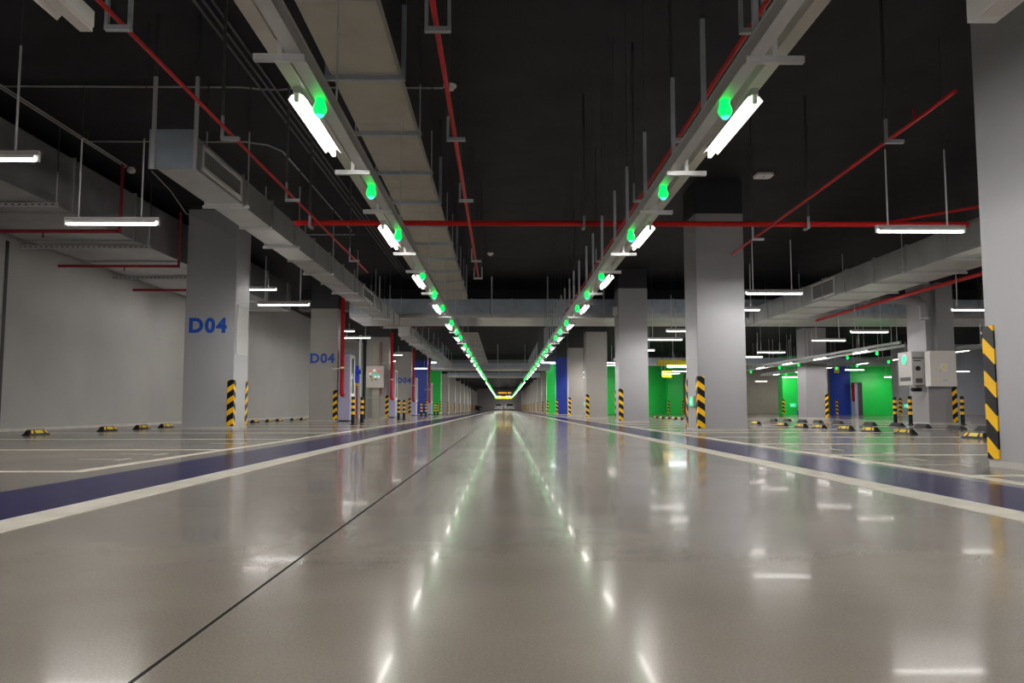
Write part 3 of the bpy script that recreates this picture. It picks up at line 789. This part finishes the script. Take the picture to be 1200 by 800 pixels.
# ------------------------------------------------------------------ conduits, cables, ceiling devices
zc = CEIL-0.03
def conduit(label, pts, r=0.016, mat='conduit', saddles=True):
    o = MB().tube(pts, r, 8).build('conduit', mat, smooth=True)
    return tag(o, label, 'conduit')
conduit('long grey conduit crossing the black ceiling to the round detector', [(-10.5,12,zc),(-5.2,12,zc),(-4.0,12.0,zc),(-3.75,12.08,zc),(-3.45,12.1,zc),(-3.1,12.0,zc),(-0.93,12.0,zc)])
conduit('grey conduit that bends back along the ceiling behind the grilled duct', [(-7.6,14.55,zc),(-4.75,14.55,zc),(-4.40,14.72,zc),(-4.22,15.1,zc),(-4.20,22.0,zc)])
conduit('short grey conduit branch on the ceiling beyond the grilled duct', [(-4.20,22.5,zc),(-5.7,22.5,zc)])
t = thing('cable_run', 'bundle of thin dark cables along the black ceiling beside the lamp trunking', 'cable', (-3.7, 3, zc-0.04))
for i in range(3):
    pass
M['cable_grey'] = simple('dull_cable', (0.09, 0.09, 0.09), 0.5)
for i in range(3):
    MB().tube([(0.11*i, 0, 0), (0.11*i, 27, 0)], 0.018, 6).build('cable', 'cable_grey', t)
t = thing('light_track', 'twin grey conduit ending in a round sensor above the wall duct', 'conduit', (-7.45, 11.0, 5.2))
MB().tube([(0,-4,0),(0.02,4.6,0)], 0.014, 8).build('tube', 'conduit', t)
MB().tube([(0.07,-4,0),(0.09,4.5,0)], 0.014, 8).build('tube', 'conduit', t)
MB().lathe([(0.03,-0.07),(0.07,-0.05),(0.08,0.0),(0.05,0.05)], (0.06,4.75,0), 14).build('sensor', 'white', t, smooth=True)
for y in (-3.0, 3.0): MB().box(0.0,y,0.0,0.08,y+0.04,TOP-5.2).build('saddle', 'cable_grey', t)
tag(MB().tube([(-7.1,16.0,5.25),(-6.95,16.6,5.0),(-6.9,17.3,4.7),(-6.6,18.2,4.62),(-6.45,19.2,4.6)], 0.012, 8).build('loose_cable', 'conduit', smooth=True),
    'loose grey cable sagging above the nearest D04 pillar', 'cable')
def detector(x, y, label):
    t = thing('smoke_detector', label, 'detector', (x, y, TOP))
    MB().lathe([(0.03,-0.085),(0.06,-0.075),(0.075,-0.04),(0.10,-0.03),(0.10,0.0)], seg=18).build('head', 'white', t, smooth=True)
    MB().lathe([(0.008,-0.092),(0.008,-0.085)], seg=8).build('pilot', 'red_led', t)
detector(-0.82, 11.95, 'small white round detector at the end of the ceiling conduit')
detector(-0.42, 25.3, 'small white round detector beyond the red main pipe')
t = thing('ceiling_plate', 'flat white square device on the black ceiling', 'access point', (5.48, 16.6, TOP))
MB().chamfer(-0.18,-0.18,-0.05,0.18,0.18,0,0.05).build('case', 'white', t)
MB().box(-0.02,-0.02,-0.052,0.02,0.02,-0.05).build('pilot', 'vent', t)
t = thing('batten_lamp', 'unlit white batten fixture near the thin red pipe, cut off by the top edge', 'lamp', (-2.56, 3.9, 2.78))
MB().box(-0.045,-0.9,0.03,0.045,0.9,0.13).build('housing', 'white', t)
MB().loft([[(-0.10,-0.9,0.0),(-0.095,-0.9,0.0),(-0.045,-0.9,0.06),(-0.045,-0.9,0.065)],[(-0.10,0.75,0.0),(-0.095,0.75,0.0),(-0.045,0.75,0.06),(-0.045,0.75,0.065)]]).build('reflector', 'reflector', t)
MB().box(-0.03,-0.88,-0.005,0.045,0.885,0.03).build('diffuser', 'offwhite', t)
for y in (-0.6, 0.5): MB().tube([(0,y,0.13),(0,y,TOP-2.78)],0.011,8).build('rod','rod',t)
t = thing('ceiling_speaker', 'white box hanging at the top of the cut-off pillar', 'box', (2.875, 4.35, 2.79))
MB().box(-0.085,-0.3,0.0,0.085,0.3,0.16).build('case', 'white', t)
MB().box(-0.06,-0.2,-0.006,0.06,0.2,0.0).build('cover', 'offwhite', t)
MB().tube([(0,0,0.16),(0,0,TOP-2.79)],0.011,8).build('rod','rod',t)
t = thing('security_camera', 'small pale camera under the duct crossing the lane', 'camera', (-0.78, 29.7, 3.86))
MB().box(-0.05,-0.02,-0.02,0.05,0.1,0.0).build('mount','galv',t)
MB().tube([(0,0.12,-0.09),(0,-0.16,-0.12)],0.045,12).build('body','white',t,smooth=True)
MB().tube([(0,0.04,-0.02),(0,0.04,-0.09)],0.015,8).build('arm','galv',t)

# ------------------------------------------------------------------ things on the D04 side
# notice board on the side of the nearest D04 pillar
t = thing('notice_board', 'glossy pale board fixed to the side of the nearest D04 pillar', 'board', (-6.45, 19.88, 1.82))
MB().box(0.001,-0.36,0,0.022,0.36,1.16).build('panel','board',t)
MB().box(0.001,-0.385,-0.02,0.03,-0.36,1.18).box(0.001,0.36,-0.02,0.03,0.385,1.18).box(0.001,-0.36,1.16,0.03,0.36,1.18).box(0.001,-0.36,-0.02,0.03,0.36,0.0).build('frame','white',t)

def standpipe(x, y, top, label):
    t = thing('standpipe', label, 'pipe', (x, y, 0))
    MB().tube([(0,0,1.02),(0,0,top)],0.075,14).build('pipe','red',t,smooth=True)
    MB().tube([(0,0,1.10),(0,-0.01,1.02),(0.03,-0.02,0.98),(0.10,-0.02,0.97)],0.078,12).build('elbow','red',t,smooth=True)
    MB().lathe([(0.09,0.0),(0.09,0.06)],(0,0,1.95),14).build('clamp','brass',t)
    MB().lathe([(0.09,0.0),(0.09,0.05)],(0,0,top-0.55),14).build('coupling','red',t)
    MB().box(-0.40,0.05,1.93,-0.08,0.08,1.97).build('bracket','galv_dark',t)
    return t
def hose_cabinet(x, y, label, w=0.42, d=0.8):
    t = thing('hose_cabinet', label, 'cabinet', (x, y, 0.0))
    MB().box(0,0,0.05,w,d,2.5).build('body','lavender',t)
    MB().box(0.03,0.03,0.0,w-0.03,d-0.03,0.05).build('plinth','black',t)
    dr = MB().box(w,0.02,0.92,w+0.05,0.10,2.48).box(w,d-0.10,0.92,w+0.05,d-0.02,2.48).box(w,0.10,0.92,w+0.05,d-0.10,1.04).box(w,0.10,2.36,w+0.05,d-0.10,2.48).build('door','white',t)
    MB().box(w,0.10,1.04,w+0.02,d-0.10,2.36).build('pane','glass_dark',dr)
    MB().box(w+0.05,0.14,1.65,w+0.09,0.17,1.8).build('handle','galv',dr)
    MB().box(w,0.05,0.1,w+0.03,d-0.05,0.86).build('lower_door','lavender',t)
    return t
HY = [(-5.99,29.88,-6.14,30.08,'the nearest one'),(-5.80,41.8,-5.95,42.0,'the second one'),(-5.90,52.8,-6.05,53.0,'the third one'),(-5.88,63.8,-6.02,64.0,'the farthest one, before the blue pillar')]
SPL = ['largest red standpipe, beside the second D04 pillar', 'second largest red standpipe, beside the control box', 'red standpipe beside the smallest D04 pillar', 'smallest red standpipe, in front of the blue pillar']
HCL = ['lavender hose cabinet with white glazed door behind the largest standpipe', 'lavender hose cabinet behind the standpipe beside the control box', 'lavender hose cabinet beside the smallest D04 pillar', 'lavender hose cabinet in front of the green pillar, D04 side']
for (px, py, cx, cy, _), a, b in zip(HY, SPL, HCL):
    standpipe(px+0.02, py, 4.4 if py > 31 else 5.0, a)['group'] = 'red standpipes of the D04 side'
    hose_cabinet(cx, cy, b, w=0.42 if py < 31 else 0.30)['group'] = 'hose cabinets of the D04 side'

# control box on its riser
t = thing('cable_riser', 'pale upright riser on the pillar behind the control box', 'riser', (-6.6, 41.87, 0))
MB().box(-0.16,-0.10,0,0.16,0.09,3.95).build('channel','beige',t)
MB().box(0.24,-0.02,1.2,0.28,0.09,3.9).build('pipe','red_dark',t)
for z in (1.0, 2.8): MB().box(-0.45,-0.02,z,0.45,0.085,z+0.05).build('strap','galv_dark',t)
t = thing('control_box', 'pale beige control box with coloured buttons on the riser', 'control box', (-6.6, 41.57, 1.55))
MB().box(-0.42,-0.12,0,0.42,0.18,1.10).build('case','offwhite',t)
MB().box(-0.44,-0.135,-0.01,0.44,-0.12,1.11).build('door','offwhite',t)
for i, (x, z, m) in enumerate(((-0.22,0.86,'red_led'),(-0.02,0.88,'exit_white'),(0.2,0.86,'red_led'),(-0.24,0.70,'exit_white'),(-0.04,0.66,'exit_lit'),(0.17,0.66,'exit_lit'),(-0.2,0.56,'vent'),(0.02,0.55,'exit_white'),(0.2,0.55,'exit_white'))):
    MB().tube([(x,-0.135,z),(x,-0.16,z)],0.042,10).build('button',m,t)
MB().add([(-0.24,-0.138,0.36),(-0.08,-0.138,0.36),(-0.16,-0.138,0.50),(-0.24,-0.142,0.36),(-0.08,-0.142,0.36),(-0.16,-0.142,0.50)],[(0,2,1),(3,4,5),(0,1,4,3),(1,2,5,4),(2,0,3,5)]).build('warning_sign','yellow_bright',t)
MB().tube([(0.06,-0.135,0.42),(0.06,-0.17,0.42)],0.035,10).build('switch','black',t)

# blue valve assembly
t = thing('valve_assembly', 'upright pipes with a blue motor valve beside the control box', 'valve', (-6.95, 38.3, 0))
MB().tube([(0.15,0,0.0),(0.15,0,3.95)],0.06,10).build('pipe','galv',t,smooth=True)
MB().tube([(0.34,0.1,0.0),(0.34,0.1,3.95)],0.08,10).build('pipe','black',t,smooth=True)
v = MB().tube([(0.02,-0.04,1.15+0.55),(0.02,-0.04,1.15+0.95)],0.13,12).build('valve_body','blue_valve',t,smooth=True)
MB().tube([(-0.22,-0.04,2.22),(0.2,-0.04,2.22)],0.11,12).build('actuator','blue_valve',t,smooth=True)
MB().tube([(0.02,-0.04,2.1),(0.02,-0.04,2.5)],0.09,10).build('actuator_head','blue_valve',t,smooth=True)
MB().tube([(-0.45,-0.04,2.2),(-0.22,-0.04,2.2)],0.05,10).build('shaft','black',t,smooth=True)
MB().tube([(0.02,-0.04,0.0),(0.02,-0.04,1.7)],0.05,10).build('branch','red_dark',t,smooth=True)
MB().lathe([(0.05,0),(0.09,0.02),(0.09,0.08),(0.05,0.10)],(0.02,-0.04,1.55),12).build('coupling','yellow',t,smooth=True)

# bollards
bp_ = thing('bollard', '', 'bollard')
MB().lathe([(0.11,0.0),(0.11,0.012),(0.058,0.02),(0.055,0.82),(0.048,0.845),(0.01,0.85)], seg=16).build('post','black',bp_,smooth=True)
for z in (0.30,0.48,0.66):
    MB().lathe([(0.0585,0.0),(0.0605,0.01),(0.0605,0.08),(0.0585,0.09)],(0,0,z),16).build('band','yellow',bp_,smooth=True)
B = [(-4.60,24.8,'nearest striped bollard on the D04 side, before the hose cabinet'),(-4.57,26.2,'striped bollard before the blue valve pipes'),
     (-4.43,34.3,'left one of the bollard pair beyond the control box'),(-4.28,34.9,'right one of the bollard pair beyond the control box'),
     (-4.72,46.6,'left one of the bollard pair before the blue pillar, D04 side'),(-4.55,47.6,'right one of the bollard pair before the blue pillar, D04 side'),
     (-4.85,57.2,'left one of the bollard pair before the D04-side green pillar'),(-4.68,57.6,'right one of the bollard pair before the D04-side green pillar'),
     (12.62,25.95,'striped bollard standing before the long green wall'),(12.0,23.75,'striped bollard beside the pillar with the electrical cabinet'),(13.70,24.02,'striped bollard beside the chevron guard under the white cabinet')]
for i, (x, y, lab) in enumerate(B):
    if i == 0: o = bp_; o.location = (x,y,0)
    else: o = dup(bp_, (x,y,0))
    o['label'] = lab; o['group'] = 'striped bollards'

# ------------------------------------------------------------------ wheel stops
def wheel_stop():
    t = thing('wheel_stop', '', 'wheel stop')
    L, W, H = 0.33, 0.075, 0.10
    prof = [(-W,0.0),(W,0.0),(W*0.92,H*0.35),(W*0.45,H*0.92),(W*0.25,H),(-W*0.25,H),(-W*0.45,H*0.92),(-W*0.92,H*0.35)]
    rings = []
    for y, s in ((-L,0.30),(-L+0.05,0.8),(-L+0.08,1.0),(L-0.08,1.0),(L-0.05,0.8),(L,0.30)):
        rings.append([(x, y, z*s) for x, z in prof])
    MB().loft(rings).build('body','black',t)
    # reflective panels on the slope facing +x
    def panel(y0, y1, slant):
        e = 0.003
        a = (W*0.91+e, H*0.37); b = (W*0.47+e, H*0.91)
        vs = [(a[0],y0-slant,a[1]),(a[0],y1-slant,a[1]),(b[0],y1+slant,b[1]),(b[0],y0+slant,b[1])]
        vs += [(x-0.006,y,z-0.004) for x,y,z in vs]
        return MB().add(vs,[(0,1,2,3),(7,6,5,4),(0,4,5,1),(1,5,6,2),(2,6,7,3),(3,7,4,0)])
    panel(-0.12,0.12,0.0).build('reflector','yellow_bright',t)
    panel(-0.25,-0.18,0.02).build('reflector','yellow',t)
    panel(0.18,0.25,-0.02).build('reflector','yellow',t)
    return t
ws = wheel_stop(); wfirst = [True]
def stop(x, y, rz, label, group):
    if wfirst[0]: wfirst[0] = False; o = ws; o.location = (x,y,0); o.rotation_euler.z = rz
    else: o = dup(ws, (x,y,0), rz)
    o['label'] = label; o['group'] = group
LS = [14.85,17.5,19.15,20.5,27.8,29.5,30.8,32.9,34.4,37,38.6]
for i, y in enumerate(LS):
    if i < 4: lab = '%s wheel stop from the frame edge along the long wall' % ORD[i]
    else: lab = '%s wheel stop seen between the nearest two D04 pillars' % ORD[i-4]
    stop(-8.5, y, 0, lab, 'wheel stops along the long wall')
RS = [12.95,15.25,16.7,17.9,19.4,20.6,22.0,24.3,26.2,28.0,34.7,35.9,37.3,38.8,40.3]
for i, y in enumerate(RS):
    lab = ('yellow-fronted wheel stop across from D04, %s counted from the cut-off pillar' % ORD[i]) if i < 10 else 'distant wheel stop seen before the green recess, %s counted from the exit-box pillar' % ORD[i-10]
    stop(7.6, y, PI, lab, 'yellow-fronted wheel stops across from D04')
for i, y in enumerate([17.45,18.6,20.1,21.4,23.0,25.2,26.8,28.2,29.7,31.2]):
    stop(10.45, y, 0, 'dark-backed wheel stop of the rear row, %s counted from the cut-off pillar' % ORD[i], 'dark-backed wheel stops of the rear row')
for i, y in enumerate([34.0, 36.0]):
    stop(18.6, y, PI, 'small wheel stop beneath the blue-grey wall, %s from the viewpoint' % ORD[i], 'wheel stops beneath the blue-grey wall')

# ------------------------------------------------------------------ things across from D04
def exit_box(loc, rotz, label, s=1.0):
    t = thing('exit_sign', label, 'exit sign', loc, rotz)
    MB().box(-0.19*s,-0.05,-0.12*s,0.19*s,-0.001,0.12*s).build('case','galv_dark',t)
    p = MB().box(-0.17*s,-0.056,-0.10*s,0.17*s,-0.051,0.10*s).build('panel','exit_lit',t)
    # running figure and arrow
    mb = MB()
    mb.tube([(0.02*s,-0.060,0.06*s),(0.02*s,-0.058,0.06*s+0.001)],0.022*s,10)
    mb.add([(-0.03*s,-0.058,0.03*s),(0.02*s,-0.058,0.04*s),(0.0,-0.058,-0.02*s),(-0.05*s,-0.058,-0.02*s)],[(0,3,2,1)])
    mb.add([(0.0,-0.058,-0.02*s),(0.05*s,-0.058,-0.05*s),(0.04*s,-0.058,-0.07*s),(-0.03*s,-0.058,-0.03*s)],[(0,1,2,3)])
    mb.add([(-0.14*s,-0.058,0.0),(-0.09*s,-0.058,0.045*s),(-0.09*s,-0.058,-0.045*s)],[(0,2,1)])
    mb.build('symbol','exit_white',p)
    return t
exit_box((4.13, 17.5, 0.63), -PI/2, 'green lit exit box at knee height on the broad pale pillar', 1.0)
exit_box((26.65, 53.2, 0.65), 0, 'green lit exit box low on the pale pillar by the green wall', 1.3)
exit_box((21.55, 60.0, 0.72), 0, 'white-green lit exit box on the green pillar beside the beige wall', 1.2)
exit_box((4.0, 39.35, 0.72), -PI/2, 'small exit box on the grey pillar beside the strip of green wall', 1.0)
t = thing('junction_box', 'small white box near the black top of a grey pillar', 'box', (4.02, 28.35, 3.8))
MB().box(-0.14,-0.11,0,-0.001,0.11,0.26).build('case','white',t)
MB().box(-0.10,-0.09,-0.06,-0.04,0.09,0).build('gland','galv',t)

# electrical cabinet + grey machine on the next-aisle pillar
t = thing('riser_duct', 'grey boxed riser above the white electrical cabinet', 'riser', (13.35, 24.39, 0))
MB().box(-0.22,-0.20,2.225,0.30,-0.002,4.4).build('casing','pillar_dim',t)
t = thing('electrical_cabinet', 'white electrical cabinet with a yellow warning triangle on a pillar', 'cabinet', (13.2, 24.38, 1.15))
MB().box(-0.38,-0.32,0,0.38,-0.002,1.05).build('case','white',t)
d = MB().box(-0.395,-0.34,-0.012,0.395,-0.321,1.062).build('door','offwhite',t)
MB().box(-0.09,-0.344,0.45,0.11,-0.341,0.68).build('sticker','white',d)
MB().add([(-0.06,-0.346,0.52),(0.08,-0.346,0.52),(0.01,-0.346,0.65)],[(0,1,2)]).build('warning_triangle','yellow_bright',d)
MB().box(-0.10,-0.346,0.46,-0.07,-0.341,0.49).build('lock','vent',d)
MB().box(-0.03,-0.346,0.14,0.12,-0.341,0.20).build('name_plate','galv',d)
t = thing('wall_machine', 'grey wall unit with round green dial and vents beside the electrical cabinet', 'machine', (12.62, 24.45, 1.2))
MB().box(-0.16,0,0,0.275,0.85,1.02).build('case','grey_dev',t)
MB().box(-0.14,-0.006,0.80,0.20,0.0,0.84).box(-0.10,-0.006,0.72,0.12,0.0,0.76).build('vent','vent',t)
MB().box(-0.06,-0.006,0.06,0.15,0.0,0.20).build('lower_vent','vent',t)
MB().tube([(0.02,0.0,0.50),(0.02,-0.03,0.50)],0.075,16).build('speaker_hole','black',t,smooth=True)
dl_ = MB().tube([(-0.16,0.42,0.78),(-0.19,0.42,0.78)],0.14,20).build('dial','exit_lit',t,smooth=True)
MB().tube([(-0.16,0.42,0.78),(-0.178,0.42,0.78)],0.165,20).build('bezel','white',t,smooth=True)
MB().box(-0.165,0.1,0.12,-0.161,0.75,0.24).build('side_vent','vent',t)
MB().tube([(-0.05,0.3,-0.14),(0.25,0.3,-0.14)],0.06,10).build('conduit','black',t,smooth=True)
MB().box(0.02,0.27,-0.14,0.08,0.33,0.0).build('conduit_drop','galv_dark',t)
t = thing('branch_duct', 'round elbow duct on the pillar above the grey wall unit', 'duct', (12.75, 24.2, 3.75))
MB().tube([(-1.7,2.2,0.35),(-0.5,0.6,0.1),(-0.1,0.1,0.02),(0.02,0.02,-0.15),(0.04,0.0,-0.55)],0.14,14).build('elbow','pillar_dim',t,smooth=True)
MB().lathe([(0.16,0),(0.16,0.05)],(0.04,0,-0.58),14).build('collar','galv_dark',t)

# far side details
t = thing('hose_cabinet', 'dark-fronted hose cabinet with a red side before the long green wall', 'cabinet', (25.95, 59.4, 0))
MB().box(0,0,0,0.22,0.6,2.35).build('body','lavender',t)
MB().box(-0.06,0.0,1.0,-0.001,0.4,2.4).build('pipe_cover','red',t)
MB().box(0.221,0.0,0,0.56,0.5,2.4).build('panel','vent',t)
t = thing('bag', 'orange and blue bag standing against a grey pillar', 'bag', (20.9, 56.9, 0))
MB().lathe([(0.14,0),(0.18,0.05),(0.18,0.28),(0.13,0.36)],(0,0,0),12).build('lower_half','blue_cloth',t,smooth=True)
MB().lathe([(0.13,0.36),(0.18,0.42),(0.17,0.58),(0.06,0.68)],(0.1,0,0),12).build('upper_half','orange',t,smooth=True)
t = thing('hanging_sign', 'yellow lit sign hanging in front of the green pillar', 'sign', (11.35, 56.2, 2.62), 0.55)
MB().box(-0.48,-0.05,0,0.48,0.05,0.50).build('case','black',t)
MB().box(-0.40,-0.056,0.03,0.46,-0.051,0.47).build('face','yellow_lit',t)
MB().box(-0.48,-0.057,0.05,-0.405,-0.051,0.45).build('end_face','exit_lit',t)
MB().box(-0.25,-0.060,0.12,-0.17,-0.057,0.40).box(0.10,-0.060,0.14,0.26,-0.057,0.20).box(0.10,-0.060,0.30,0.26,-0.057,0.36).build('symbols','galv_dark',t)
for x in (-0.4,0.4): MB().tube([(x,0,0.5),(x,0,TOP-2.62)],0.012,8).build('rod','rod',t)
t = thing('hanging_sign', 'long yellow sign panel with a white light strip, above the small yellow sign', 'sign', (12.55, 57.2, 3.52))
MB().box(-1.6,-0.06,0.0,1.6,0.06,0.42).build('case','yellow_bright',t)
MB().box(-0.9,-0.09,-0.14,1.6,0.0,-0.01).build('light_strip','led_blue',t)
for x in (-1.2,1.2): MB().tube([(x,0,0.5),(x,0,TOP-3.52)],0.015,8).build('rod','rod',t)
t = thing('hanging_sign', 'small plain yellow square sign by the blue pillar', 'sign', (23.75, 57.2, 3.0))
MB().box(-0.18,-0.03,0,0.18,0.03,0.42).build('panel','yellow_bright',t)
MB().tube([(0,0,0.42),(0,0,TOP-3.0)],0.012,8).build('rod','rod',t)
for (x, lab) in ((-5.55,'cool white lamp bar above the D04-side green pillar'),(3.9,'cool white lamp bar above the green pillar across from D04')):
    t = thing('lamp_bar', lab, 'lamp', (x, 69.5, 4.35))
    MB().box(-0.66,-0.06,0,0.66,0.06,0.10).build('light_strip','led_blue',t)
    MB().box(-0.68,-0.08,0.10,0.68,0.08,0.18).build('housing','white',t)
    for q in (-0.5,0.5): MB().tube([(q,0,0.18),(q,0,TOP-4.35)],0.012,8).build('rod','rod',t)
# signs hung far down the lane
t = thing('hanging_sign', 'bright yellow lit sign at the far end of the lane', 'sign', (0.0, 150.0, 2.30))
MB().box(-1.6,-0.08,0,1.6,0.08,0.42).build('case','black',t)
MB().box(-1.35,-0.09,0.02,1.58,-0.081,0.40).build('face','yellow_lit',t)
MB().box(-1.6,-0.09,0.02,-1.352,-0.081,0.40).build('end_face','green_led',t)
for q in (-1.3,1.3): MB().tube([(q,0,0.42),(q,0,TOP-2.30)],0.02,8).build('rod','rod',t)
t = thing('hanging_sign', 'dim amber sign above the bright yellow one', 'sign', (0.2, 140.0, 3.0))
MB().box(-1.2,-0.08,0,1.2,0.08,0.35).build('case','black',t)
MB().box(-1.1,-0.09,0.03,0.35,-0.081,0.32).box(0.5,-0.09,0.03,1.15,-0.081,0.32).build('face','orange_lit',t)
for q in (-1,1): MB().tube([(q,0,0.35),(q,0,TOP-3.0)],0.02,8).build('rod','rod',t)

# ------------------------------------------------------------------ cars at the far end
def car(x, y, rz, mat, label, W=0.92, L=4.4, H=1.62):
    t = thing('car', label, 'car', (x, y, 0), rz)
    def ring(yy, w, z0, z1, tw):
        return [(-w,yy,z0),(w,yy,z0),(w*1.0,yy,(z0+z1)*0.55),(tw,yy,z1),(-tw,yy,z1),(-w,yy,(z0+z1)*0.55)]
    secs = [(0.0,W*0.86,0.34,0.78,W*0.72),(0.18,W*0.97,0.26,0.90,W*0.82),(0.95,W,0.24,1.02,W*0.86),(1.25,W,0.24,1.08,W*0.86),
            (1.95,W,0.24,H-0.06,W*0.70),(2.6,W,0.24,H,W*0.70),(3.7,W,0.26,H-0.05,W*0.68),(4.2,W*0.97,0.3,1.15,W*0.8),(L,W*0.9,0.36,0.9,W*0.78)]
    MB().loft([ring(*s) for s in secs]).build('body', mat, t, smooth=True)
    ws_ = MB().add([(-W*0.80,1.24,1.10),(W*0.80,1.24,1.10),(W*0.66,1.90,H-0.09),(-W*0.66,1.90,H-0.09)],[(0,1,2,3)])
    ws_.add([(-W*0.80,1.23,1.13),(W*0.80,1.23,1.13),(W*0.66,1.88,H-0.06),(-W*0.66,1.88,H-0.06)],[(0,1,2,3)])
    ws_.build('windscreen','glass_dark',t)
    MB().box(-W*0.55,-0.03,0.52,W*0.55,0.02,0.70).build('grille','black',t)
    MB().box(-W*0.85,-0.02,0.28,W*0.85,0.10,0.42).build('bumper','black',t)
    MB().box(-0.24,-0.045,0.44,0.24,-0.031,0.54).build('plate','galv',t)
    for s in (-1,1):
        MB().box(min(s*W*0.58,s*W*0.85),-0.01,0.62,max(s*W*0.58,s*W*0.85),0.12,0.76).build('headlight','glass_dark',t)
        MB().box(min(s*W,s*(W+0.17)),1.35,1.02,max(s*W,s*(W+0.17)),1.47,1.16).build('mirror',mat,t)
        for yy in (0.85,3.5):
            MB().tube([(s*(W-0.18),yy,0.33),(s*(W+0.01),yy,0.33)],0.33,18).build('wheel','black',t,smooth=True)
    return t
car(-1.12, 186, 0.0, 'car_white', 'white car facing the camera at the end of the lane, nearest the D04 side')
car(1.60, 186, 0.12, 'car_white', 'white car turned slightly, beside the other white car at the end of the lane', W=0.98)
car(-5.0, 176, 1.1, 'car_dark', 'dark car at the far end beside the D04-side pillars', H=1.3)

# ------------------------------------------------------------------ render look
w = bpy.data.worlds.new('world'); sc.world = w; w.use_nodes = True
w.node_tree.nodes['Background'].inputs['Color'].default_value = (0.0, 0.0, 0.0, 1)
sc.view_settings.view_transform = 'Standard'; sc.view_settings.look = 'None'
sc.view_settings.gamma = 1.0; sc.view_settings.use_curve_mapping = False
sc.view_settings.exposure = 0.20
try:
    sc.cycles.use_denoising = True; sc.cycles.denoiser = 'OPENIMAGEDENOISE'
    sc.cycles.sample_clamp_direct = 10.0; sc.cycles.sample_clamp_indirect = 6.0
    sc.cycles.max_bounces = 8; sc.cycles.diffuse_bounces = 5; sc.cycles.glossy_bounces = 4
    sc.cycles.use_light_tree = True
except Exception: pass
